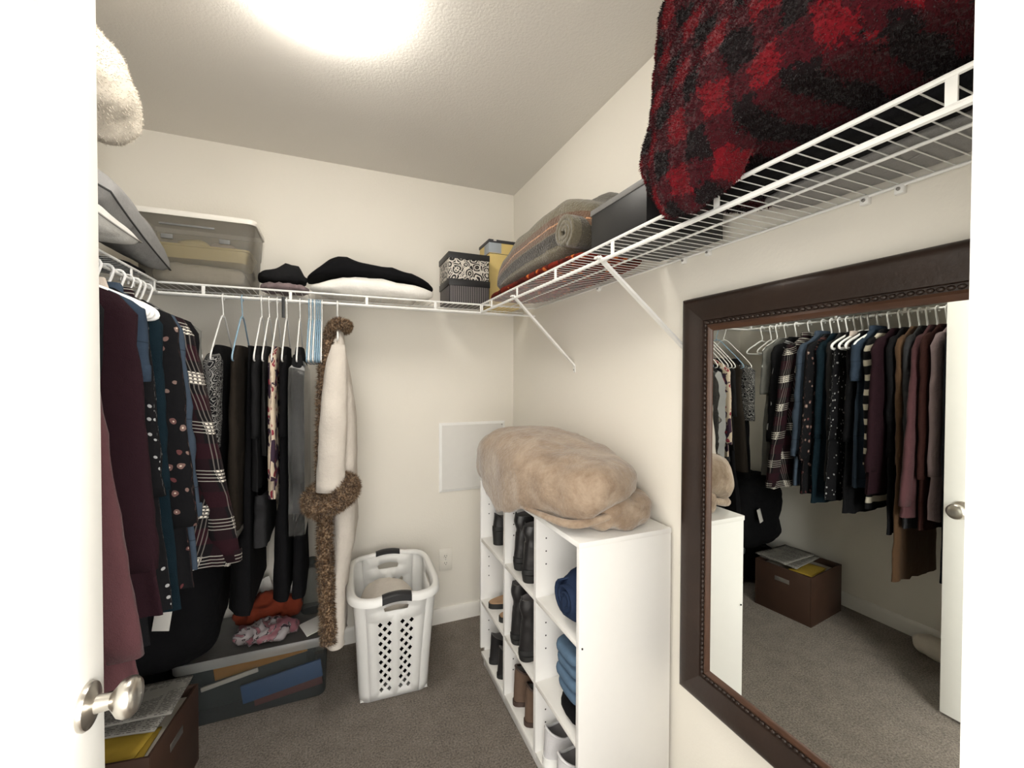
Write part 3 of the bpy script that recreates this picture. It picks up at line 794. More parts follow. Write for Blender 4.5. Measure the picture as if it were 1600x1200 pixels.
RY = YB-DEP             # back hanging rail y; garments here run towards the camera
BSLOT = {-.408: (.056, .036), -.342: (.026, .028), -.302: (.013, .012), -.273: (.015, .014), -.246: (.011, .011), -.216: (.017, .017), -.181: (.016, .016), -.131: (.026, .026), -.262: (.026, .026)}
def backg(x, name, cat, label, mk, short, hmat, seed, rz=0, hk='thin', **kw):
    kw['slot'] = (-BSLOT[x][0], BSLOT[x][1])
    for q in ('collar', 'cuff', 'hem', 'sl_mat'):
        if kw.get(q): kw[q] = F[kw[q]]
    garment(name, label, cat, (x, RY, ZL), -PI/2+rz, F[mk], seed=seed, group='clothes on the back rail', drop=kw.pop('drop', -.20), shz=kw.pop('shz', -.262), neck=kw.pop('neck', .10), **kw)
    if hmat: hanger(hk, hmat, (x, RY, ZL), -PI/2+rz, ('pale blue' if hmat == M_BLUEPL else 'white')+' thin hanger holding the '+short, 'hangers on the back rail')
backg(-.408, 'blouse', 'blouse', 'black blouse with white paisley sleeves at the left of the back rail', 'black', 'paisley-sleeved blouse', M_PLASTIC, 31, length=.93, sleeve=.33, sl_mat='paisley', slw=.062, slean=.02, b0=.030, bfl=.012, a0=.17, flare=.03, hem=None)
backg(-.342, 'trousers', 'trousers', 'dark brown trousers hung from a pale blue hanger', 'brown', 'dark brown trousers', M_BLUEPL, 32, length=.88, sleeve=0, b0=.022, bfl=.022, a0=.185, flare=.05)
backg(-.273, 'top', 'top', 'charcoal top hanging between the brown trousers and grey vest', 'charcoal', 'charcoal top', M_PLASTIC, 33, length=.75, sleeve=.3, b0=.015, a0=.16)
backg(-.246, 'vest', 'vest', 'plain grey vest just left of the cream flowered blouse', 'grey', 'plain grey vest', M_PLASTIC, 34, length=.62, sleeve=0, b0=.012, a0=.18, flare=.01)
backg(-.216, 'blouse', 'blouse', 'cream blouse printed with purple and red flowers on the back rail', 'floral', 'cream flowered blouse', M_PLASTIC, 35, length=.78, sleeve=.46, b0=.014, bfl=.012, a0=.185, flare=.03, slw=.04)
backg(-.181, 'dress', 'dress', 'plain black dress beside the plastic-wrapped clothes', 'black', 'plain black dress', M_PLASTIC, 36, length=1.18, sleeve=.3, b0=.018, bfl=.04, a0=.15, flare=.06, low=(-.80, -.050, .018))
backg(-.131, 'suit', 'suit', 'charcoal suit hanging inside clear dry-cleaner film', 'charcoal', 'film-wrapped charcoal suit', M_PLASTIC, 37, length=.86, sleeve=.48, b0=.026, a0=.165, flare=.02, slw=.045)
backg(-.262, 'skirt', 'skirt', 'dark grey skirt hanging low behind the black dress', 'dkgrey', 'x', None, 39, length=.97, drop=-.775, shz=-.79, sleeve=0, b0=.05, a0=.17, neck=.165, flare=.02)
backg(-.302, 'dress', 'dress', 'long black gown reaching low behind the brown trousers', 'black', 'x', None, 40, length=1.20, sleeve=0, b0=.012, bfl=.075, a0=.12, flare=.10, low=(-.90, -.095, .014))
backg(-.131, 'skirt', 'skirt', 'long black skirt hanging low under the film-wrapped suit', 'black', 'x', None, 43, length=1.19, drop=-.945, shz=-.96, sleeve=0, b0=.04, bfl=.015, a0=.15, neck=.145, flare=.03)
# dry-cleaner film
def film():
    mb = MB(); rings = []; N = 40
    for i in range(27):
        s = i/26; z = lerp(-.235, -.93, s); a = table([(0, .07), (.06, .20), (.2, .235), (.55, .235), (.8, .235), (1, .225)], s)[0]; b = table([(0, .012), (.1, .04), (.3, .055), (.5, .04), (.75, .058), (1, .046)], s)[0]
        ring = []
        for j in range(N):
            th = 2*PI*j/N; p = Vector((a*sgnpow(math.cos(th), .8), b*sgnpow(math.sin(th), .8), z))
            p.y += .012*fbm(p, 14, 3)*min(1, s*6); p.x += .018*fbm(p, 11, 5)*min(1, s*6); p.y = .0315*math.tanh(p.y/.0315); p.y = math.copysign(max(abs(p.y), .0275 if s > .06 else 0), p.y); ring.append(p)
        rings.append(ring)
    mb.loft(rings); o = mb.build('garment_bag', M_FILM, None, 60, (-.131, RY, ZL), (0, 0, -PI/2))
    tag(o, 'crinkled clear dry-cleaner film draped over the charcoal suit', 'garment bag')
film()
# bunch of empty thin hangers
for i in range(8):
    blue = i % 2 == 0 or i == 5
    hanger('thin', M_BLUEPL if blue else M_PLASTIC, (-.0965+i*.0073, RY, ZL), -PI/2,
           ('first', 'second', 'third', 'fourth', 'fifth', 'sixth', 'seventh', 'eighth')[7-i]+' hanger from the robe in the empty bunch, '+('pale blue' if blue else 'white'), 'bunched empty hangers')
o = MB().box((-.006, -.004, -.075), (.006, .004, .012), .002).build('clip_tag', M_BLACKPL, None, 30, (-.193, RY-.012, ZL)); tag(o, 'small black plastic tag hooked on the back rail between white hangers', 'tag')
# white robe with leopard fur trim
def robe():
    t = thing('bathrobe', 'long white robe with brown leopard fur collar, cuff and edging', 'robe', (.03, RY, ZL), 0)
    N = 44; rings = []
    for i in range(34):
        s = i/33; z = table([(0, -.10), (.12, -.22), (1, -1.40)], s)[0]
        hy = table([(0, .05), (.06, .10), (.12, .165), (.3, .19), (.7, .205), (1, .21)], s)[0]
        hx = table([(0, .022), (.12, .034), (.35, .052), (.6, .056), (.8, .046), (1, .044)], s)[0]
        ox = table([(0, -.015), (.12, -.012), (.4, .012), (.65, .004), (.8, -.026), (1, -.034)], s)[0]; ring = []
        for j in range(N):
            th = 2*PI*j/N; y = hy*sgnpow(math.cos(th), .7); x = hx*sgnpow(math.sin(th), .8)
            p = Vector((x+ox+.010*s*math.sin(9*y/hy+2.5+s), y-.012*s, z)); p.x += .008*nz(p, 12, 4)*min(1, s*3); ring.append(p)
        rings.append(ring)
    MB().loft(rings, True, False, False).build('body', F['robe'], t, 180)
    hr = [[p+Vector((0, 0, .012))*1.0 for p in rings[-1]], [p*1.0+Vector((.004 if p.x > 0 else -.004, -.004 if p.y < 0 else .004, .004)) for p in rings[-1]], [p+Vector((0, 0, -.004)) for p in rings[-1]]]
    MB().loft(hr).build('hem', F['robe'], t, 180)
    pth = spline([(-.012, -.13, -.19), (-.022, -.19, -.30), (-.030, -.222, -.45), (-.036, -.235, -.60), (-.042, -.245, -.76)], 6)
    sl = MB(); rr = []
    for i, c in enumerate(pth):
        s = i/(len(pth)-1); w = table([(0, .026), (.2, .040), (.6, .050), (1, .052)], s)[0]
        rr.append([Vector((c.x+w*math.cos(a)+.005*nz((c.x+math.cos(a)*.1, math.sin(a)*.1, c.z), 18, 3), c.y+w*.8*math.sin(a)+.004*math.sin(c.z*40+2*math.sin(a)), c.z)) for a in [2*PI*k/24 for k in range(24)]])
    sl.loft(rr, True, True, True); sl.build('sleeve', F['robe'], t, 180)
    # fur cuff: fat ring round the sleeve end, dipping to the left
    cu = MB(); cen = Vector((-.040, -.245, -.775)); pts = []
    for k in range(28):
        a = 2*PI*k/28; pts.append(cen+Vector((.066*math.cos(a), .046*math.sin(a), .026*math.cos(a)+.028*math.sin(a))))
    cu.tube(pts, .034, 14, True)
    for k, p in enumerate(cu.v): q = Vector(p); cu.v[k] = tuple(q+Vector((nz(q, 30, 1), nz(q, 30, 2), nz(q, 30, 3)))*.006)
    c = cu.build('fur_cuff', F['leopard'], t, 180); f_ = fur(cu, 9000, .018, .0017, 3).build('fur_pile', F['leopard'], c, 0); f_['kind'] = 'stuff'
    ed = MB(); pts = spline([(-.045, -.06, -.12), (-.052, -.11, -.21), (-.062, -.17, -.34), (-.068, -.20, -.60), (-.066, -.218, -.86), (-.060, -.222, -1.10), (-.052, -.222, -1.37)], 9)
    ed.tube(pts, [.016 if i < 14 else .024 for i in range(len(pts))], 12)
    for k, p in enumerate(ed.v): q = Vector(p); ed.v[k] = tuple(q+Vector((nz(q, 26, 1), nz(q, 26, 2), nz(q, 26, 3)))*.006)
    c = ed.build('fur_edging', F['leopard'], t, 180); f_ = fur(ed, 13000, .016, .0017, 4).build('fur_pile', F['leopard'], c, 0); f_['kind'] = 'stuff'
    co = MB(); pts = spline([(-.045, -.09, -.15), (-.034, -.10, -.115), (-.012, -.10, -.095), (.016, -.09, -.105), (.022, -.03, -.10), (.018, .04, -.11)], 6)
    co.tube(pts, .019, 12)
    c = co.build('fur_collar', F['leopard'], t, 180); f_ = fur(co, 4000, .014, .0016, 5).build('fur_pile', F['leopard'], c, 0); f_['kind'] = 'stuff'
    hanger('tube', M_PLASTIC, (.016, RY, ZL), -PI/2, 'white plastic hanger holding the fur-trimmed robe', 'hangers on the back rail')
robe()

# ------------------------------------------------------------------ laundry basket
def basket():
    t = thing('laundry_basket', 'white plastic laundry basket with diamond holes and black handles', 'basket', (.243, 2.01, .002), math.radians(-2))
    hb, hr, Hh = (.146, .140), (.168, .222), .475      # half sizes at bottom and rim
    def quad(s, u, z):
        """side s (0 front,1 right,2 back,3 left), u in [-1,1] along the flat, rounded corners handled apart"""
        q = z/Hh; ax = lerp(hb[0], hr[0], q**1.15); ay = lerp(hb[1], hr[1], q**1.15); c = .045
        if s == 0: return (u*(ax-c), -ay, z)
        if s == 1: return (ax, u*(ay-c), z)
        if s == 2: return (-u*(ax-c), ay, z)
        return (-ax, -u*(ay-c), z)
    def side(s):
        Wd = .26; hl = []                     # 2-D holes in metres: u*Wd/2, z
        dia = lambda cx, cz, r: [(cx, cz-r), (cx+r*.92, cz), (cx, cz+r), (cx-r*.92, cz)]
        z0, z1 = .06, .37
        for cx in (-.050, .050):
            for k in range(15):
                z = .045+k*.0218
                for dx in ((0,) if k % 2 else (-.0205, .0205)):
                    if s % 2 == 0 or 3 < k < 13: hl.append(dia(cx+dx, z, .0128))
        if s in (0, 2): hl.append([(-.055+.11*k/8, .425+.010*math.sin(PI*k/8)) for k in range(9)]+[(.05-.1*k/6, .408) for k in range(7)])
        else: hl.append([(-.05+.10*k/8, .425+.010*math.sin(PI*k/8)) for k in range(9)]+[(.045-.09*k/6, .410) for k in range(7)])
        outer = [(-Wd/2+Wd*i/10, 0.0) for i in range(11)]+[(Wd/2, Hh*i/14) for i in range(1, 15)]+[(Wd/2-Wd*i/10, Hh) for i in range(1, 11)]+[(-Wd/2, Hh-Hh*i/14) for i in range(1, 14)]
        vs = [Vector(p) for p in outer]; es = [(i, (i+1) % len(outer)) for i in range(len(outer))]
        for h in hl:
            b = len(vs); vs += [Vector(p) for p in h]; es += [(b+i, b+(i+1) % len(h)) for i in range(len(h))]
        r = geometry.delaunay_2d_cdt(vs, es, [], 0, 1e-5)
        V, Fc = r[0], r[2]; out = []
        def inside(p, poly):
            c = False; n = len(poly)
            for i in range(n):
                a, b = poly[i], poly[i-1]
                if (a[1] > p[1]) != (b[1] > p[1]) and p[0] < (b[0]-a[0])*(p[1]-a[1])/(b[1]-a[1])+a[0]: c = not c
            return c
        for f in Fc:
            cc = sum((V[i] for i in f), Vector((0, 0)))/len(f)
            if not any(inside(cc, h) for h in hl): out.append(tuple(f))
        mb = MB(); mb.add([quad(s, v.x/(Wd/2), v.y) for v in V], out)
        o = mb.build('basket_side', M_PLASTIC, t, 30)
        md = o.modifiers.new('thickness', 'SOLIDIFY'); md.thickness = .003; md.offset = -1
    for s in range(4): side(s)
    for s in range(4):            # rounded corners
        rings = []
        for i in range(15):
            z = Hh*i/14; q = z/Hh; ax = lerp(hb[0], hr[0], q**1.15); ay = lerp(hb[1], hr[1], q**1.15); c = .045
            sx, sy = ((1, -1), (1, 1), (-1, 1), (-1, -1))[s]; cx, cy = sx*(ax-c), sy*(ay-c); a0 = (-PI/2, 0, PI/2, PI)[s]
            rings.append([(cx+c*math.cos(a0+PI/2*k/8), cy+c*math.sin(a0+PI/2*k/8), z) for k in range(9)])
        o = MB().loft(rings, False).build('basket_corner', M_PLASTIC, t, 180); md = o.modifiers.new('thickness', 'SOLIDIFY'); md.thickness = .003; md.offset = -1
    MB().box((-.14, -.132, .001), (.14, .132, .005)).build('basket_floor', M_PLASTIC, t)
    def rim_pt(a, grow=0):
        ax, ay, e = hr[0]+grow, hr[1]+grow, .42
        x, y = ax*sgnpow(math.cos(a), e), ay*sgnpow(math.sin(a), e)
        z = Hh-.004+.014*max(0, 1-(x/.075)**2)*(abs(y) > ay*.8)
        return Vector((x, y, z))
    pts = [rim_pt(2*PI*k/72, .006) for k in range(72)]
    rings = []
    for k, p in enumerate(pts):
        d = (pts[(k+1) % 72]-pts[k-1]); d.z = 0; d.normalize(); o_ = Vector((d.y, -d.x, 0))
        rings.append([p+o_*a+Vector((0, 0, b)) for a, b in ((-.010, -.008), (-.010, .004), (-.004, .009), (.010, .008), (.020, .001), (.021, -.020), (.017, -.020), (.012, -.006))])
    rings.append(rings[0]); MB().loft(rings, True).build('rim', M_PLASTIC, t, 60)
    for sy in (-1, 1):
        g = MB(); gp = [Vector((x, sy*(hr[1]+.006), Hh-.003+.014*max(0, 1-(x/.075)**2))) for x in [-.058+.116*i/12 for i in range(13)]]
        rings = [[p+Vector((0, sy*a, b)) for a, b in ((-.012, -.010), (-.012, .006), (-.004, .0115), (.011, .0105), (.0225, .002), (.023, -.022), (.012, -.022))] for p in gp]
        if sy > 0: rings.reverse()
        g.loft(rings, True, True, True); g.build('handle_grip', M_BLACKPL, t, 50)
    b = blob((.105, .115, .06), (.8, .9), 40, 24, .015, 9, 6, None, .4); o = b.build('crumpled_towel', F['robe'], None, 180, (.225, 2.02, .365), (0, 0, .0))
    tag(o, 'crumpled off-white towel inside the laundry basket', 'towel')
    b = blob((.115, .108, .132), (.6, .6), 40, 20, .010, 9, 8, None, .3); o = b.build('dark_fill', F['black'], None, 180, (.243, 2.01, .152), (0, 0, .0))  # dark lump added so the holes show a dark, shaded interior
    tag(o, 'dark fill added inside the white basket to darken its holes', 'dark_fill')
basket()

# ------------------------------------------------------------------ shoes (heel at the local origin, toe towards +x)
def foot(L, Wd, cx, rx, wy, n=26, z=0, skew=.0):
    out = []
    for k in range(n):
        a = 2*PI*k/n; x = cx+rx*math.cos(a); q = min(1, max(0, x/L)); wid = wy*(.78+.26*math.sin(PI*min(1, q*1.05)**1.5)) if wy else 0
        out.append(Vector((x, wid*sgnpow(math.sin(a), .8)+skew*q*q, z)))
    return out
def shoe(name, label, loc, rotz, L=.25, Wd=.085, ankle=.085, shaft=0.0, mu=None, ms=None, ml=None, laces=None, heel=0.0, group=None, sole_t=.018, side=1, collar=None, stitch=None):
    t = thing(name, label, 'shoe' if 'boot' not in name else 'boot', loc, rotz, group); w = Wd/2; sk = .010*side
    so = MB(); rings = [foot(L, Wd, L/2, L/2+.002, w*1.02, z=z, skew=sk) for z in (heel, heel+sole_t)]
    so.loft(rings, True, True, True); so.build('sole', ms, t, 40)
    if heel:
        hb = MB(); hb.loft([foot(L, Wd, .034, .030, w*.72, z=0), foot(L, Wd, .040, .040, w*.98, z=heel)], True, True, True); hb.build('heel', ms, t, 50)
    z0 = heel+sole_t; rings = []
    for i in range(10):
        q = i/9; z = z0-.001+(ankle)*q; g = max(0, (q-.12)/.88)**.7
        cx = lerp(L/2, L*.27, g); rx = lerp(L/2-.002, L*.235, g); wy = lerp(w, w*.88, q)
        ring = foot(L, Wd, cx, rx, wy, z=z, skew=sk*(1-q))
        for p in ring:
            e_ = max(-1, min(1, (p.x-cx)/max(rx, .01))); p.z += q*q*(.5 if shaft else 1)*(.016*max(0, -e_)**2+.010*max(0, e_)**2-.010*(1-e_*e_)); p += Vector((nz(p, 25, L*9), nz(p, 25, 2), nz(p, 25, 4)))*.0025
        rings.append(ring)
    if shaft:
        for i in range(1, 9):
            q = i/8; rings.append([p+Vector((.004*nz(p, 12, 5), .004*nz(p, 12, 6), 0)) for p in foot(L, Wd, L*.27+.004*math.sin(q*7), L*lerp(.235, .25, q), w*lerp(.88, .9, q), z=z0+ankle+shaft*q)])
    top = rings[-1]; c = sum(top, Vector())/len(top)
    inner = [[c+(p-c)*.90 for p in top], [c+(p-c)*.84+Vector((0, 0, -.03)) for p in top], [c+(p-c)*.4+Vector((0, 0, -.045)) for p in top]]
    u = MB().loft(rings, True).build('upper', mu, t, 180)
    MB().loft([top]+inner, True, False, True).build('lining', ml or M_GREYDK, t, 180)
    if collar: MB().tube([c+(p-c)*.97+Vector((0, 0, .001)) for p in top], .0045, 8, True).build('padded_collar', collar, t, 180)
    if laces:
        for i in range(5):
            q = .30+.12*i; zz = z0+ankle*q; g = max(0, (q-.12)/.88)**.7; xf = lerp(L/2, L*.27, g)+lerp(L/2-.002, L*.225, g)
            MB().tube(spline([(xf-.030, -w*.55, zz-.002), (xf-.006, -w*.25, zz+.004), (xf+.002, 0, zz+.006), (xf-.006, w*.25, zz+.004), (xf-.030, w*.55, zz-.002)], 3), .0022, 6).build('lace', laces, t)
    if shaft: MB().tube(spline([c+Vector((-L*.235, -.008, -.012)), c+Vector((-L*.245, 0, .012)), c+Vector((-L*.235, .008, -.012))], 4), .003, 6).build('pull_tab', ms, t)
    return t
def slide(label, loc, rotz, group, side):
    t = thing('slide_sandal', label, 'sandal', loc, rotz, group); L, w = .245, .043
    MB().loft([foot(L, .09, L/2, L/2, w, z=z) for z in (0, .022)], True, True, True).build('sole', M_SOLE, t, 40)
    MB().loft([foot(L, .09, L/2, L/2-.004, w*.93, z=z) for z in (.022, .027)], True, True, True).build('footbed', M_TANSOLE, t, 40)
    rings = []
    for i in range(9):
        a = PI*i/8; rings.append([(x, -math.cos(a)*w*1.06, .020+.048*math.sin(a)*(1-.1*abs(x-.16)/.03)) for x in (.125, .15, .175, .195)])
    o = MB().loft(rings, False).build('strap', M_BLACKLEATHER, t, 180); o.modifiers.new('thickness', 'SOLIDIFY').thickness = .004
    return t
Z1, Z2, Z3 = .0768, .3218, .6148     # tops of the three shelf rows
SX = CX0+.014
yc = [(VS[i][1]+VS[i+1][0])/2 for i in range(3)]   # near, middle, far columns
g = 'shoes in the cube shelf'
shoe('platform_heel', 'black block-heeled shoe in the far top cube, left of its pair', (SX+.01, yc[2]+.045, Z3), .05, L=.225, Wd=.078, ankle=.045, mu=M_BLACKLEATHER, ms=M_SOLE, heel=.065, group=g)
shoe('platform_heel', 'black block-heeled shoe in the far top cube, right of its pair', (SX+.02, yc[2]-.055, Z3), -.04, L=.225, Wd=.078, ankle=.045, mu=M_BLACKLEATHER, ms=M_SOLE, heel=.065, group=g, side=-1)
shoe('ankle_boot', 'black lace-up ankle boot in the middle top cube, left of its pair', (SX, yc[1]+.072, Z3), .08, L=.25, ankle=.09, shaft=.075, mu=M_BLACKLEATHER, ms=M_SOLE, heel=.03, laces=M_SOLE, group=g)
shoe('ankle_boot', 'black lace-up ankle boot in the middle top cube, right of its pair', (SX-.01, yc[1]-.032, Z3), -.03, L=.25, ankle=.09, shaft=.07, mu=M_BLACKLEATHER, ms=M_SOLE, heel=.03, laces=M_SOLE, group=g, side=-1)
slide('tan and black slide sandal lying on the shelf of the far middle cube', (SX, yc[2]-.060, Z2), 0, g, 1)
slide('tan and black slide sandal on the left in the far middle cube', (SX-.005, yc[2]+.060, Z2), 0, g, -1)
shoe('chelsea_boot', 'black pull-on boot in the middle cube of the unit, left of its pair', (SX-.01, yc[1]+.076, Z2), .05, L=.255, Wd=.09, ankle=.095, shaft=.10, mu=M_BLACKLEATHER, ms=M_SOLE, heel=.022, group=g)
shoe('chelsea_boot', 'black pull-on boot in the middle cube of the unit, right of its pair', (SX-.02, yc[1]-.026, Z2), -.02, L=.255, Wd=.09, ankle=.095, shaft=.09, mu=M_BLACKLEATHER, ms=M_SOLE, heel=.022, group=g, side=-1)
shoe('loafer', 'black low shoe in the far bottom cube, left of its pair', (SX-.005, yc[2]+.045, Z1), .04, L=.245, ankle=.10, mu=M_BLACKLEATHER, ms=M_SOLE, group=g)
shoe('loafer', 'black low shoe in the far bottom cube, right of its pair', (SX-.005, yc[2]-.055, Z1), .0, L=.245, ankle=.10, mu=M_BLACKLEATHER, ms=M_SOLE, group=g, side=-1)
shoe('hiking_shoe', 'brown suede lace-up shoe in the middle bottom cube, left of its pair', (SX, yc[1]+.072, Z1), .06, L=.255, Wd=.092, ankle=.115, mu=M_BROWNSUEDE, ms=M_BROWNDK, laces=M_GREYDK, collar=M_BROWNDK, group=g)
shoe('hiking_shoe', 'brown suede lace-up shoe in the middle bottom cube, right of its pair', (SX, yc[1]-.034, Z1), 0, L=.255, Wd=.092, ankle=.115, mu=M_BROWNSUEDE, ms=M_BROWNDK, laces=M_GREYDK, collar=M_BROWNDK, group=g, side=-1)
shoe('sneaker', 'pale grey knit sneaker in the near bottom cube, left of its pair', (SX-.01, yc[0]+.075, Z1), .03, L=.255, Wd=.094, ankle=.075, mu=M_GREYKNIT, ms=M_PLASTIC, laces=M_PLASTIC, collar=M_GREYKNIT, group=g, sole_t=.03)
shoe('sneaker', 'pale grey knit sneaker in the near bottom cube, right of its pair', (SX-.02, yc[0]-.030, Z1), -.02, L=.255, Wd=.094, ankle=.075, mu=M_GREYKNIT, ms=M_PLASTIC, laces=M_PLASTIC, collar=M_GREYKNIT, group=g, sole_t=.03, side=-1)
def rolled(mat, label, name, loc, half, seed, rot=0, turns=2.2):
    """cloth rolled or folded up: a lump with a spiral end"""
    t = thing(name, label, 'clothes', loc, rot)
    b = blob(half, (.75, .7), 44, 26, .014, 10, seed, lambda p: (p.x, p.y, max(p.z, -half[2]*.97)), .5); b.build('cloth_bundle', mat, t, 180)
    sp = MB(); rings = []
    for i in range(40):
        a = turns*2*PI*i/39; r = .012+(min(half[1], half[2])*.66)*i/39
        c = Vector((0, r*math.cos(a), r*math.sin(a)*.9))
        rings.append([c+Vector((x, .004*nz((i*.2, x, 0), 8, seed), 0)) for x in (-half[0]*.99-.008, -half[0]*.5)])
    o = sp.loft(rings, False).build('fold_layers', mat, t, 180); o.modifiers.new('thickness', 'SOLIDIFY').thickness = .006
    return t
rolled(F['navydenim'], 'bundled navy jeans in the near top cube of the shelf unit', 'jeans', (.79, 1.125, Z3+.09), (.145, .066, .088), 3)
# folded light jeans: flat stacked layers
t = thing('folded_jeans', 'faded blue jeans folded in the near middle cube', 'jeans', (.80, 1.135, Z2))
for i in range(4):
    b = blob((.15, .078, .0215), (.45, .5), 40, 16, .004, 12, i+20); b.build('fold', F['folddenim'], t, 180, (-.004*(i % 2), .002*i, .0215+.037*i+.07))
b = blob((.135, .07, .034), (.5, .6), 36, 16, .008, 10, 33, lambda p: (p.x, p.y, max(p.z, -.033))); o = b.build('folded_shirt', F['black'], None, 180, (.79, 1.13, Z2+.034)); tag(o, 'black folded shirt under the faded jeans in the cube shelf', 'shirt')

# ------------------------------------------------------------------ tan plush throw on the shelf unit
def tan():
    hl, hw, hz = .485, .200, .116
    def wp(p):
        s = p.y/hl                                   # -1 near, +1 far
        z = p.z*lerp(1.0, .92, max(0, s)); x = p.x
        z += .030*math.exp(-((s-.15)/.5)**2)*(p.z > 0)
        if s > .45: z -= .05*((s-.45)/.55)**1.5*(p.z > 0); x *= 1-.10*(s-.45)
        x = x-.02*math.exp(-((s-.1)/.6)**2)*(p.x < 0)
        z = max(z, -hz+.004)
        if x < -.165: z -= .10*min(1, (-.165-x)/.05)**1.3*math.exp(-((s+.12)/.5)**2)*max(0, 1-(p.z+hz)/(1.4*hz))
        if s < -.2:                                  # the upper layer lifts off towards the wall at the near end
            k = min(1, (-.2-s)/.55)*max(0, min(1, (p.x+.10)/.18)); z += .075*k*max(0, 1-(p.z+hz)/(1.5*hz))
        if z < -hz+.0035: x = min(x, -.140)
        return (min(x, .205), p.y+.03*(p.x/hw)*(s < 0)*(-s), z)
    t = thing('plush_throw', 'tan plush throw folded on top of the white cube shelf', 'blanket', (.768, 1.515, CH+hz-.002))
    b = blob((hw, hl, hz), (.82, .70), 120, 70, .013, 7, 12, wp, .55); b.build('folded_cover', F['plush'], t, 180)
    def w2(p):
        return (p.x, p.y, max(p.z+.004*math.sin(p.x*75+2*math.sin(p.z*40)), -.052))
    b = blob((.128, .175, .062), (.7, .65), 70, 34, .009, 14, 15, w2, .7); b.build('tucked_fold', F['plush'], t, 180, (.050, -.300, -hz+.056))
    # rolled lip along the lifted edge
    lip = spline([(-.195, -.22, -.075), (-.13, -.405, -.082), (-.05, -.452, -.066), (.03, -.462, -.045)], 8)
    mb = MB(); mb.tube(lip, [.006+.008*math.sin(PI*i/(len(lip)-1)) for i in range(len(lip))], 10); mb.build('hem', F['plush'], t, 180)
tan()

# ------------------------------------------------------------------ things on the back shelf
def lidbox(label, lo, hi, body, lid, lidh=.035, cat='box', name='storage_box', rot=0, over=.004):
    c = ((lo[0]+hi[0])/2, (lo[1]+hi[1])/2, lo[2]); t = thing(name, label, cat, c, rot); w, d, h = (hi[0]-lo[0])/2, (hi[1]-lo[1])/2, hi[2]-lo[2]
    MB().box((-w, -d, 0), (w, d, h-.004), .0015).build('box_body', body, t, 30)
    MB().box((-w-over, -d-over, h-lidh), (w+over, d+over, h), .002).build('lid', lid, t, 30)
    return t
lidbox('lower black pinstripe box stacked in the corner of the back shelf', (.523, 2.055, ZD+.003), (.728, 2.255, ZD+.118), F['pinstripe'], M_BOXBLACK, .032)
lidbox('upper box with white floral pattern and black lid on the back shelf', (.520, 2.052, ZD+.119), (.725, 2.252, ZD+.248), F['boxfloral'], M_BOXBLACK, .030)
t = lidbox('tall yellow box with dark lid in the corner behind the patterned boxes', (.755, 2.13, ZD+.003), (.93, 2.29, ZD+.36), M_BOXYELLOW, M_LIDDARK, .016)
MB().box((-.0885, -.0805, .288), (-.02, .0, .343), .001).build('printed_label', M_BOXBLUE, t)
MB().box((-.0895, -.0815, .283), (.0885, .01, .2855), .001).build('printed_line', M_LIDDARK, t)
MB().box((-.066, -.0848, .349), (-.050, -.0842, .3555)).build('lid_mark', M_PAPER, t)
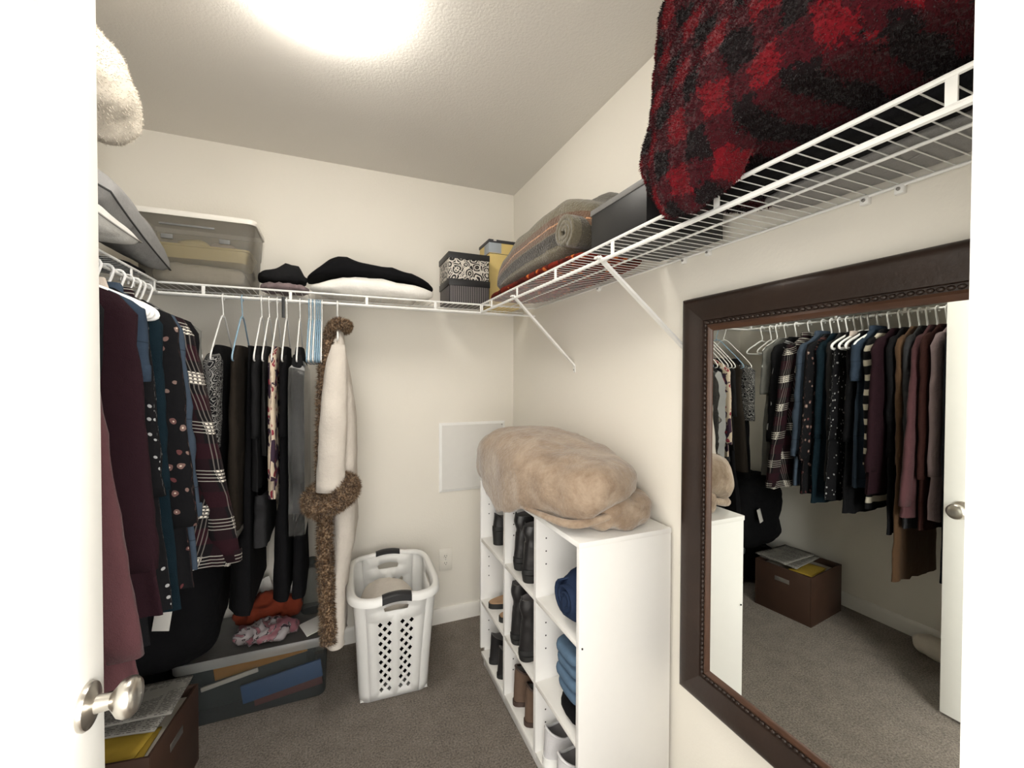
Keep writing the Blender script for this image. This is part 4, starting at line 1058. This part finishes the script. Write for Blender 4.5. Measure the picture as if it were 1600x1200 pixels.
# clear bin with yellow tray inside
def clearbin():
    x0, x1, y0, y1, z0, z1 = -.712, -.297, 2.055, 2.32, ZD+.003, 2.018
    t = thing('clear_storage_bin', 'clear plastic storage bin on the back shelf beside the grey pillow', 'bin', ((x0+x1)/2, (y0+y1)/2, z0)); w, d, h = (x1-x0)/2, (y1-y0)/2, z1-z0
    def rr(w, d, z, c=.03):
        o = []
        for sx, sy, a0 in ((1, -1, -PI/2), (1, 1, 0), (-1, 1, PI/2), (-1, -1, PI)):
            o += [(sx*(w-c)+c*math.cos(a0+PI/2*k/5), sy*(d-c)+c*math.sin(a0+PI/2*k/5), z) for k in range(6)]
        return o
    o = MB().loft([rr(w*.9, d*.88, .0), rr(w*.91, d*.89, .006), rr(w*.94, d*.93, h*.55), rr(w*.955, d*.945, h*.58), rr(w*.985, d*.98, h-.02)], True, True, False).build('bin_body', M_CLEAR, t, 40)
    MB().loft([rr(w*.985, d*.98, h-.021), rr(w*1.01, d*1.01, h-.021), rr(w*1.015, d*1.02, h-.006), rr(w*1.0, d*1.0, h), rr(w*.9, d*.9, h+.001)], True, False, True).build('lid', plain('white_bin_lid', (.78, .75, .69), .4), t, 40)
    MB().box((-.115, -d*.975-.003, h*.79), (.065, -d*.97+.002, h*.79+.008), .002).build('handle_slot', M_CLIPGREY, t)
    for s in (-.11, .08):
        MB().box((s, -d*.955-.006, h*.60), (s+.038, -d*.955+.002, h*.60+.018), .002).build('latch', M_CLIPGREY, t)
    tr = thing('yellow_tray', 'yellow plastic tray inside the clear bin', 'tray', ((x0+x1)/2, (y0+y1)/2+.005, z0+.105))
    MB().loft([rr(w*.80, d*.76, 0), rr(w*.85, d*.82, .045), rr(w*.88, d*.85, .047), rr(w*.88, d*.85, .054), rr(w*.83, d*.80, .054), rr(w*.78, d*.74, .006)], True, True, True).build('tray_body', M_TRAY, tr, 40)
    for i, (x, y, a, L) in enumerate(((-.03, -.07, .3, .09), (.07, -.05, -.4, .07), (-.115, .035, .1, .05))):
        o = blob((L*.6, .04, .02), (.8, .8), 24, 12, .01, 12, i+60).build('fabric_scrap', F['cream'] if i % 2 else M_TRAY, None, 180, ((x0+x1)/2+x, (y0+y1)/2+y+.03, z0+.172), (0, 0, a)); tag(o, ('yellow craft scrap lying left in the tray of the clear bin', 'cream craft scrap lying right in the tray of the clear bin', 'small yellow craft scrap at the back of the tray in the clear bin')[i], 'craft')
    o = blob((w*.76, d*.70, .042), (.5, .6), 50, 22, .010, 13, 5, lambda p: (p.x, p.y, min(max(p.z, -.042), .052)), .5).build('tissue_paper', M_TISSUE, None, 180, ((x0+x1)/2, (y0+y1)/2, z0+.050)); tag(o, 'crumpled pale tissue paper in the bottom of the clear bin', 'paper')
clearbin()
# folded towel, pile of black clothes
def flatpile(name, label, cat, mat, loc, half, seed, amp, sc, prof, rot=0, ex=(.55, .7), ridge=.5, nu=70, nv=30, sag=0):
    def wp(p):
        s = p.x/half[0]; k = table(prof, s)[0]; z = (p.z+half[2])*k; return (p.x, p.y, max(z, 0)-sag*min(1, abs(s))**3)
    o = blob(half, ex, nu, nv, amp, sc, seed, wp, ridge).build(name, mat, None, 180, loc, (0, 0, rot)); return tag(o, label, cat)
flatpile('folded_towel', 'white folded towel under the black clothes on the back shelf', 'towel', F['white'], (.180, 2.135, ZD+.004), (.27, .115, .035), 3, .008, 9, [(-1, .7), (-.5, 1.15), (0, 1.2), (.5, 1.0), (1, .85)])
flatpile('lace_cloth', 'crumpled lilac grey lace cloth beside the clear bin', 'cloth', F['pink'], (-.197, 2.13, ZD+.004), (.085, .085, .014), 5, .012, 18, [(-1, 1), (1, 1)], 0, (.7, .7), .8)
flatpile('black_trousers', 'black trousers laid over the white towel on the back shelf', 'trousers', F['black'], (.178, 2.175, ZD+.095), (.285, .115, .025), 8, .010, 8, [(-1, .9), (-.55, 1.9), (-.3, 1.6), (.1, 1.15), (.6, .9), (1, .6)], sag=.040)
flatpile('black_sweater', 'bunched black sweater between the clear bin and trousers', 'sweater', F['charcoal'], (-.205, 2.185, ZD+.047), (.088, .09, .026), 9, .014, 10, [(-1, .9), (-.3, 1.0), (.2, 1.7), (.7, 1.6), (1, .8)])

# ------------------------------------------------------------------ things on the right shelf
def brown():
    t = thing('plaid_blanket', 'thick brown plaid wool blanket folded on the right shelf', 'blanket', (.832, 1.560, ZD+.042))
    def wp(p):
        s = p.y/.43; top = table([(-1, .17), (-.6, .215), (-.2, .20), (.2, .185), (.7, .125), (1, .07)], s)[0]
        k = (p.z+.06)/.12; z = k*top*(1+.42*max(0, p.x/.13)); 
        if .18 < k < .34: x = p.x*.955
        else: x = p.x
        return (x, p.y, max(z, 0))
    b = blob((.134, .430, .06), (.55, .5), 110, 60, .007, 8, 21, wp, .35, lambda p: (p.y if p.y < -.28 else .6*.3, (p.z+.06)/.12+max(0, p.x+.10)*2.5)); b.build('folded_layers', F['brownplaid'], t, 180)
    rings = []; n = 60
    for i in range(n+1):                      # rolled-in corner showing its spiral
        q = i/n; a = 5.2*PI*q+.6; r = .010+.050*q; c = Vector((0, -.345+r*math.cos(a), .062+r*.86*math.sin(a)))
        rings.append([c+Vector((x, .003*nz((q*9, x*20, 0), 2), .003*nz((q*7, x*20, 5), 2))) for x in (-.150, -.146, -.12, -.06, .0)])
    o = MB().loft(rings, False).build('rolled_corner', F['brownplaid'], t, 180); m = o.modifiers.new('thickness', 'SOLIDIFY'); m.thickness = .016; m.offset = 0
brown()
o = blob((.148, .45, .0145), (.45, .6), 90, 14, .004, 12, 22, lambda p: (p.x, p.y, max(p.z, -.014)), .6).build('printed_shawl', F['redleaf'], None, 180, (.826, 1.565, ZD+.0185)); tag(o, 'dark red shawl with orange leaf print under the plaid blanket', 'shawl')
lidbox('long black box with grey lid edge beside the red checked throw', (.702, .842, ZD+.003), (.955, 1.083, ZD+.125), M_BOXBLACK, M_LIDGREY, .016, over=.003)
def redthrow():
    t = thing('checked_throw', 'big fluffy red and black checked throw heaped on the right shelf', 'blanket', (.80, .50, 1.985))
    hx, hy, hz = .176, .318, .255
    def wp(p):
        x, y, z = p
        x -= .035*math.exp(-((z+.12)/.14)**2)*(p.x < 0)+.02*math.sin(y*9+1)*(p.x < 0)*.5
        if p.x < -.09: z -= .085*min(1, (-.09-p.x)/.05)*max(0, -p.z/hz)*math.exp(-((y-.14)/.12)**2)
        else: z = max(z, -hz+.042)
        if y < .02: z = max(z, -hz+.042+.02*min(1, (.02-y)/.1))
        x += .013*math.sin(6*y+8*z)*(p.x < 0)
        if z < -.225:
            if x > -.15 and p.x > -.125: z = -.225
            elif z < -.240: x = min(x, -.137)
        return (min(x, .176), y, z)
    b = blob((hx, hy, hz), (.55, .5), 150, 90, .012, 11, 31, wp, .6); b.build('throw_body', F['buffalo'], t, 180)
    f_ = fur(b, 150000, .0065, .0017, 8, .2, .8).build('plush_pile', F['buffalo'], t, 0); f_['kind'] = 'stuff'
redthrow()
flatpile('grey_sweatshirt', 'grey garment showing through the wires under the red throw', 'sweatshirt', F['greywool'], (.895, .43, ZD+.003), (.065, .22, .0095), 41, .006, 14, [(-1, 1), (1, 1)], 0, (.5, .6), .5)
flatpile('black_scarf', 'black garment beside the grey one under the red throw', 'scarf', F['black'], (.765, .47, ZD+.003), (.045, .24, .0095), 42, .006, 14, [(-1, 1), (1, 1)], 0, (.5, .6), .5)

# ------------------------------------------------------------------ things on the left shelf
def pillow(label, mat, loc, rot, half, seed, seam):
    t = thing('pillow', label, 'pillow', loc, 0, 'pillows on the left shelf'); t.rotation_euler = rot
    n = 40; hx, hy, hz = half
    def sheet(sg):
        rings = []
        for i in range(n+1):
            u = -1+2*i/n; row = []
            for j in range(n+1):
                v = -1+2*j/n; e = max(0, (1-abs(u)**3.4)*(1-abs(v)**3.4))**.36
                x = hx*u*(1-.06*(1-v*v)*abs(u)**2); y = hy*v*(1-.06*(1-u*u)*abs(v)**2)
                z = sg*hz*e+.007*fbm((x, y, sg), 9, seed)*e; row.append((x, y, z))
            rings.append(row if sg > 0 else row[::-1])
        return rings
    mb = MB(); mb.loft(sheet(1), False); mb.loft(sheet(-1), False); mb.build('pillow_cover', mat, t, 180)
    ed = []
    for i in range(4*12):
        k, q = divmod(i, 12); u = -1+2*q/12; u, v = ((u, -1), (1, u), (-u, 1), (-1, -u))[k]
        ed.append((hx*u*(1-.06*(1-v*v)*abs(u)**2), hy*v*(1-.06*(1-u*u)*abs(v)**2), 0))
    MB().tube(ed, .0028, 6, True).build('seam_piping', seam, t, 180)
    return t
pillow('grey pillow sloping against the clear bin on the left shelf', F['pillowgrey'], (-.712, 1.722, 1.912), (math.radians(-8), math.radians(32), 0), (.19, .30, .066), 2, plain('dark_piping', (.03, .03, .03), .8))
pillow('off-white pillow lying flat under the grey pillow on the left shelf', F['pillowwhite'], (-.690, 1.360, ZD+.054), (0, math.radians(5), .03), (.165, .265, .040), 4, plain('pale_piping', (.35, .34, .32), .8))
flatpile('black_bag', 'flat black bag in the corner of the left shelf under the grey pillow', 'bag', F['black'], (-.745, 1.88, ZD+.003), (.12, .12, .009), 51, .006, 12, [(-1, 1), (1, 1)], 0, (.5, .6), .3)
def cream():
    t = thing('fleece_blanket', 'cream fleece blanket bundled on top of the pillows on the left shelf', 'blanket', (-.675, 1.43, 2.150))
    def wp(p): return (p.x, p.y, p.z*(1-.25*max(0, p.y/.26))-.06*max(0, p.y/.26)**2)
    b = blob((.165, .235, .105), (.8, .8), 70, 40, .022, 7, 61, wp, .5); b.build('blanket_body', F['creamfleece'], t, 180)
    f_ = fur(b, 14000, .007, .0013, 9, .1, .8).build('fleece_pile', F['creamfleece'], t, 0); f_['kind'] = 'stuff'
cream()
o = blob((.15, .12, .082), (.55, .6), 50, 26, .006, 9, 66, None, .3).build('folded_blanket', F['pillowwhite'], None, 180, (-.735, 1.235, 1.95)); tag(o, 'folded off-white blanket under the cream fleece on the left shelf', 'blanket')

# ------------------------------------------------------------------ floor: clear tote, brown box, black pile, bags
def tote():
    x0, x1, y0, y1, h = -.575, -.025, 1.99, 2.315, .262
    t = thing('clear_tote', 'large clear plastic tote of folders on the floor under the back rail', 'bin', ((x0+x1)/2, (y0+y1)/2, 0)); w, d = (x1-x0)/2, (y1-y0)/2
    def rr(w, d, z, c=.035):
        o = []
        for sx, sy, a0 in ((1, -1, -PI/2), (1, 1, 0), (-1, 1, PI/2), (-1, -1, PI)):
            o += [(sx*(w-c)+c*math.cos(a0+PI/2*k/5), sy*(d-c)+c*math.sin(a0+PI/2*k/5), z) for k in range(6)]
        return o
    MB().loft([rr(w*.95, d*.94, .001), rr(w*.96, d*.95, .008), rr(w*.99, d*.985, h-.04)], True, True, False).build('tote_body', M_CLEARDK, t, 40)
    lidm = clear('smoky_lid_plastic', (.5, .5, .5), (.30, .30, .29), .3, .55)
    MB().loft([rr(w*.99, d*.985, h-.041), rr(w*1.015, d*1.02, h-.041), rr(w*1.02, d*1.03, h-.014), rr(w, d, h-.004), rr(w*.97, d*.96, h-.010)], True, False, True).build('lid', lidm, t, 40)
    for i, (mat, L, ht, th, z, x, y, ang, lb) in enumerate(((M_FOLDBLUE, .30, .075, .010, .085, .10, -.143, -.13, 'blue folder leaning in the clear tote'), (M_FOLDRED, .26, .06, .010, .036, .12, -.120, -.10, 'dull red folder low in the clear tote'),
            (M_FOLDORANGE, .34, .05, .010, .175, .02, -.110, -.12, 'orange envelope near the top of the clear tote'), (M_FOLDDK, .42, .16, .012, .095, -.02, -.09, -.03, 'dark folder standing in the clear tote'),
            (M_TISSUE, .20, .018, .008, .135, -.09, -.134, -.16, 'narrow cream paper strip in the clear tote'), (M_FOLDDK, .44, .16, .012, .094, 0, -.04, 0, 'second dark folder deeper in the clear tote'))):
        o = MB().box((-L/2, -th/2, -ht/2), (L/2, th/2, ht/2), .002).build('folder', mat, None, 30, ((x0+x1)/2+x, (y0+y1)/2+y, z+.012), (0, ang, 0)); tag(o, lb, 'folder')
tote()
def heap(name, label, cat, mat, loc, half, seed, amp, sc, ridge=.6, rot=0, ex=(.8, .75), warp=None, nu=70, nv=40):
    def wp(p):
        if warp: p = Vector(warp(p))
        return (p.x, p.y, max(p.z, -half[2]*.96))
    o = blob(half, ex, nu, nv, amp, sc, seed, wp, ridge).build(name, mat, None, 180, (loc[0], loc[1], loc[2]+half[2]*.96+.002), (0, 0, rot)); return tag(o, label, cat)
heap('black_duffel', 'big slumped black fabric bag piled in the left back corner', 'bag', F['black'], (-.655, 2.105, .263), (.235, .19, .235), 71, .022, 6, .5, 0, (.55, .55))
heap('black_coat', 'black coat dropped on the floor at the left wall behind the box', 'coat', F['black'], (-.755, 2.095, 0), (.14, .165, .118), 72, .02, 8, .6)
heap('printed_bag', 'pink and white printed plastic bag lying on the clear tote', 'bag', F['bag'], (-.275, 2.06, .263), (.115, .052, .034), 73, .016, 18, .9, .1, (.9, 1.0))
heap('orange_shirt', 'bright orange shirt crumpled on the clear tote', 'shirt', F['orange'], (-.275, 2.195, .263), (.120, .052, .058), 74, .020, 16, .9, .08, (.9, 1.0))
t = thing('paper_sheets', 'loose white paper sheets poking up behind the orange shirt', 'paper', (-.20, 2.262, .263), .0)
for i, (a, w_, h_, x) in enumerate(((.25, .09, .14, 0), (-.3, .05, .16, -.06))):
    MB().box((-w_/2, -.0012, 0), (w_/2, .0012, h_), .0005).build('sheet', M_PAPER, t, 30, (x, .008*i, .012), (-.1, a, 0))
o = MB().box((-.045, -.045, 0), (.045, .045, .004), .001).build('white_folder', M_PAPER, None, 30, (-.085, 2.06, .275), (math.radians(8), math.radians(-6), .4)); tag(o, 'white paper folder lying flat at the right end of the tote', 'paper')
t = thing('clear_jug', 'smoky clear plastic container standing on the right end of the tote', 'container', (-.098, 2.225, .263))
MB().loft([[(.05*math.cos(2*PI*k/20)*sx, .04*math.sin(2*PI*k/20)*sx, z) for k in range(20)] for sx, z in ((.9, .001), (1, .01), (1.02, .17), (.8, .2), (.45, .22), (.45, .235))], True, True, True).build('container_body', M_CLEARDK, t, 60)
MB().lathe([(.0, .25), (.022, .25), (.024, .235), (.024, .23)], (0, 0, 0), 'z', 16).build('cap', M_FOLDDK, t)
def papersbox():
    t = thing('paper_box', 'open reddish brown box of papers on the floor by the left wall', 'box', (-.645, 1.70, 0), math.radians(-8)); w, d, h = .175, .155, .275
    MB().box((-w, -d, 0), (w, d, .008)).build('bottom', M_BOXBROWN, t)
    for lo, hi in (((-w, -d, .008), (w, -d+.008, h)), ((-w, d-.008, .008), (w, d, h)), ((-w, -d+.008, .008), (-w+.008, d-.008, h)), ((w-.008, -d+.008, .008), (w, d-.008, h))):
        MB().box(lo, hi, .001).build('side_wall', M_BOXBROWN, t)
    MB().box((w-.0005, -.04, .19), (w+.0015, .04, .215), .001).build('label_holder', M_STEEL, t)
    o = MB().box((-.16, -.14, 0), (.16, .14, .232), .002).build('paper_stack', M_TISSUE, None, 30, (-.645, 1.70, .010), (0, 0, math.radians(-8))); tag(o, 'stack of papers filling the brown box', 'papers')
    for i, (m, sx, sy, z, r, dx, dy, lb, nm) in enumerate(((M_YELLOW, .10, .07, .250, .05, .03, -.085, 'lower yellow envelope at the front of the brown box', 'envelope'), (M_YELLOW, .098, .06, .258, -.06, .02, -.07, 'upper yellow envelope at the front of the brown box', 'envelope'),
            (F['news'], .145, .105, .283, -.03, .01, .045, 'lower grey newspaper on the brown box', 'newspaper'), (F['news'], .15, .09, .293, .07, .02, .065, 'top grey newspaper lying over the edge of the brown box', 'newspaper'))):
        hh = .003 if m is M_YELLOW else .005
        mb = MB(); nxy = 10; rings = []
        top = [[(sx*(-1+2*a/nxy), sy*(-1+2*b/nxy), .003*nz((a*.3, b*.3, 0), 1.2, 1)) for b in range(nxy+1)] for a in range(nxy+1)]
        mb.loft(top, False); o = mb.build(nm, m, None, 180, (-.645+dx, 1.70+dy, z), (0, 0, math.radians(-8)+r)); md = o.modifiers.new('thickness', 'SOLIDIFY'); md.thickness = hh; tag(o, lb, nm)
papersbox()
heap('plush_slipper', 'pale fluffy slipper on the floor at the left wall behind the door', 'slipper', F['creamfleece'], (-.80, 1.09, 0), (.06, .12, .05), 81, .01, 12, .3)
heap('shopping_bag', 'pale cloth bag standing on the floor behind the door', 'bag', F['pillowwhite'], (-.79, .87, 0), (.06, .05, .14), 82, .012, 8, .4)
o = MB().box((-.0015, -.03, 0), (.0015, .03, .08), .0005).build('white_card', M_PAPER, None, 30, (-.575, 1.885, .46), (0, math.radians(14), 1.2)); tag(o, 'white card propped against the black bag in the left corner', 'card')
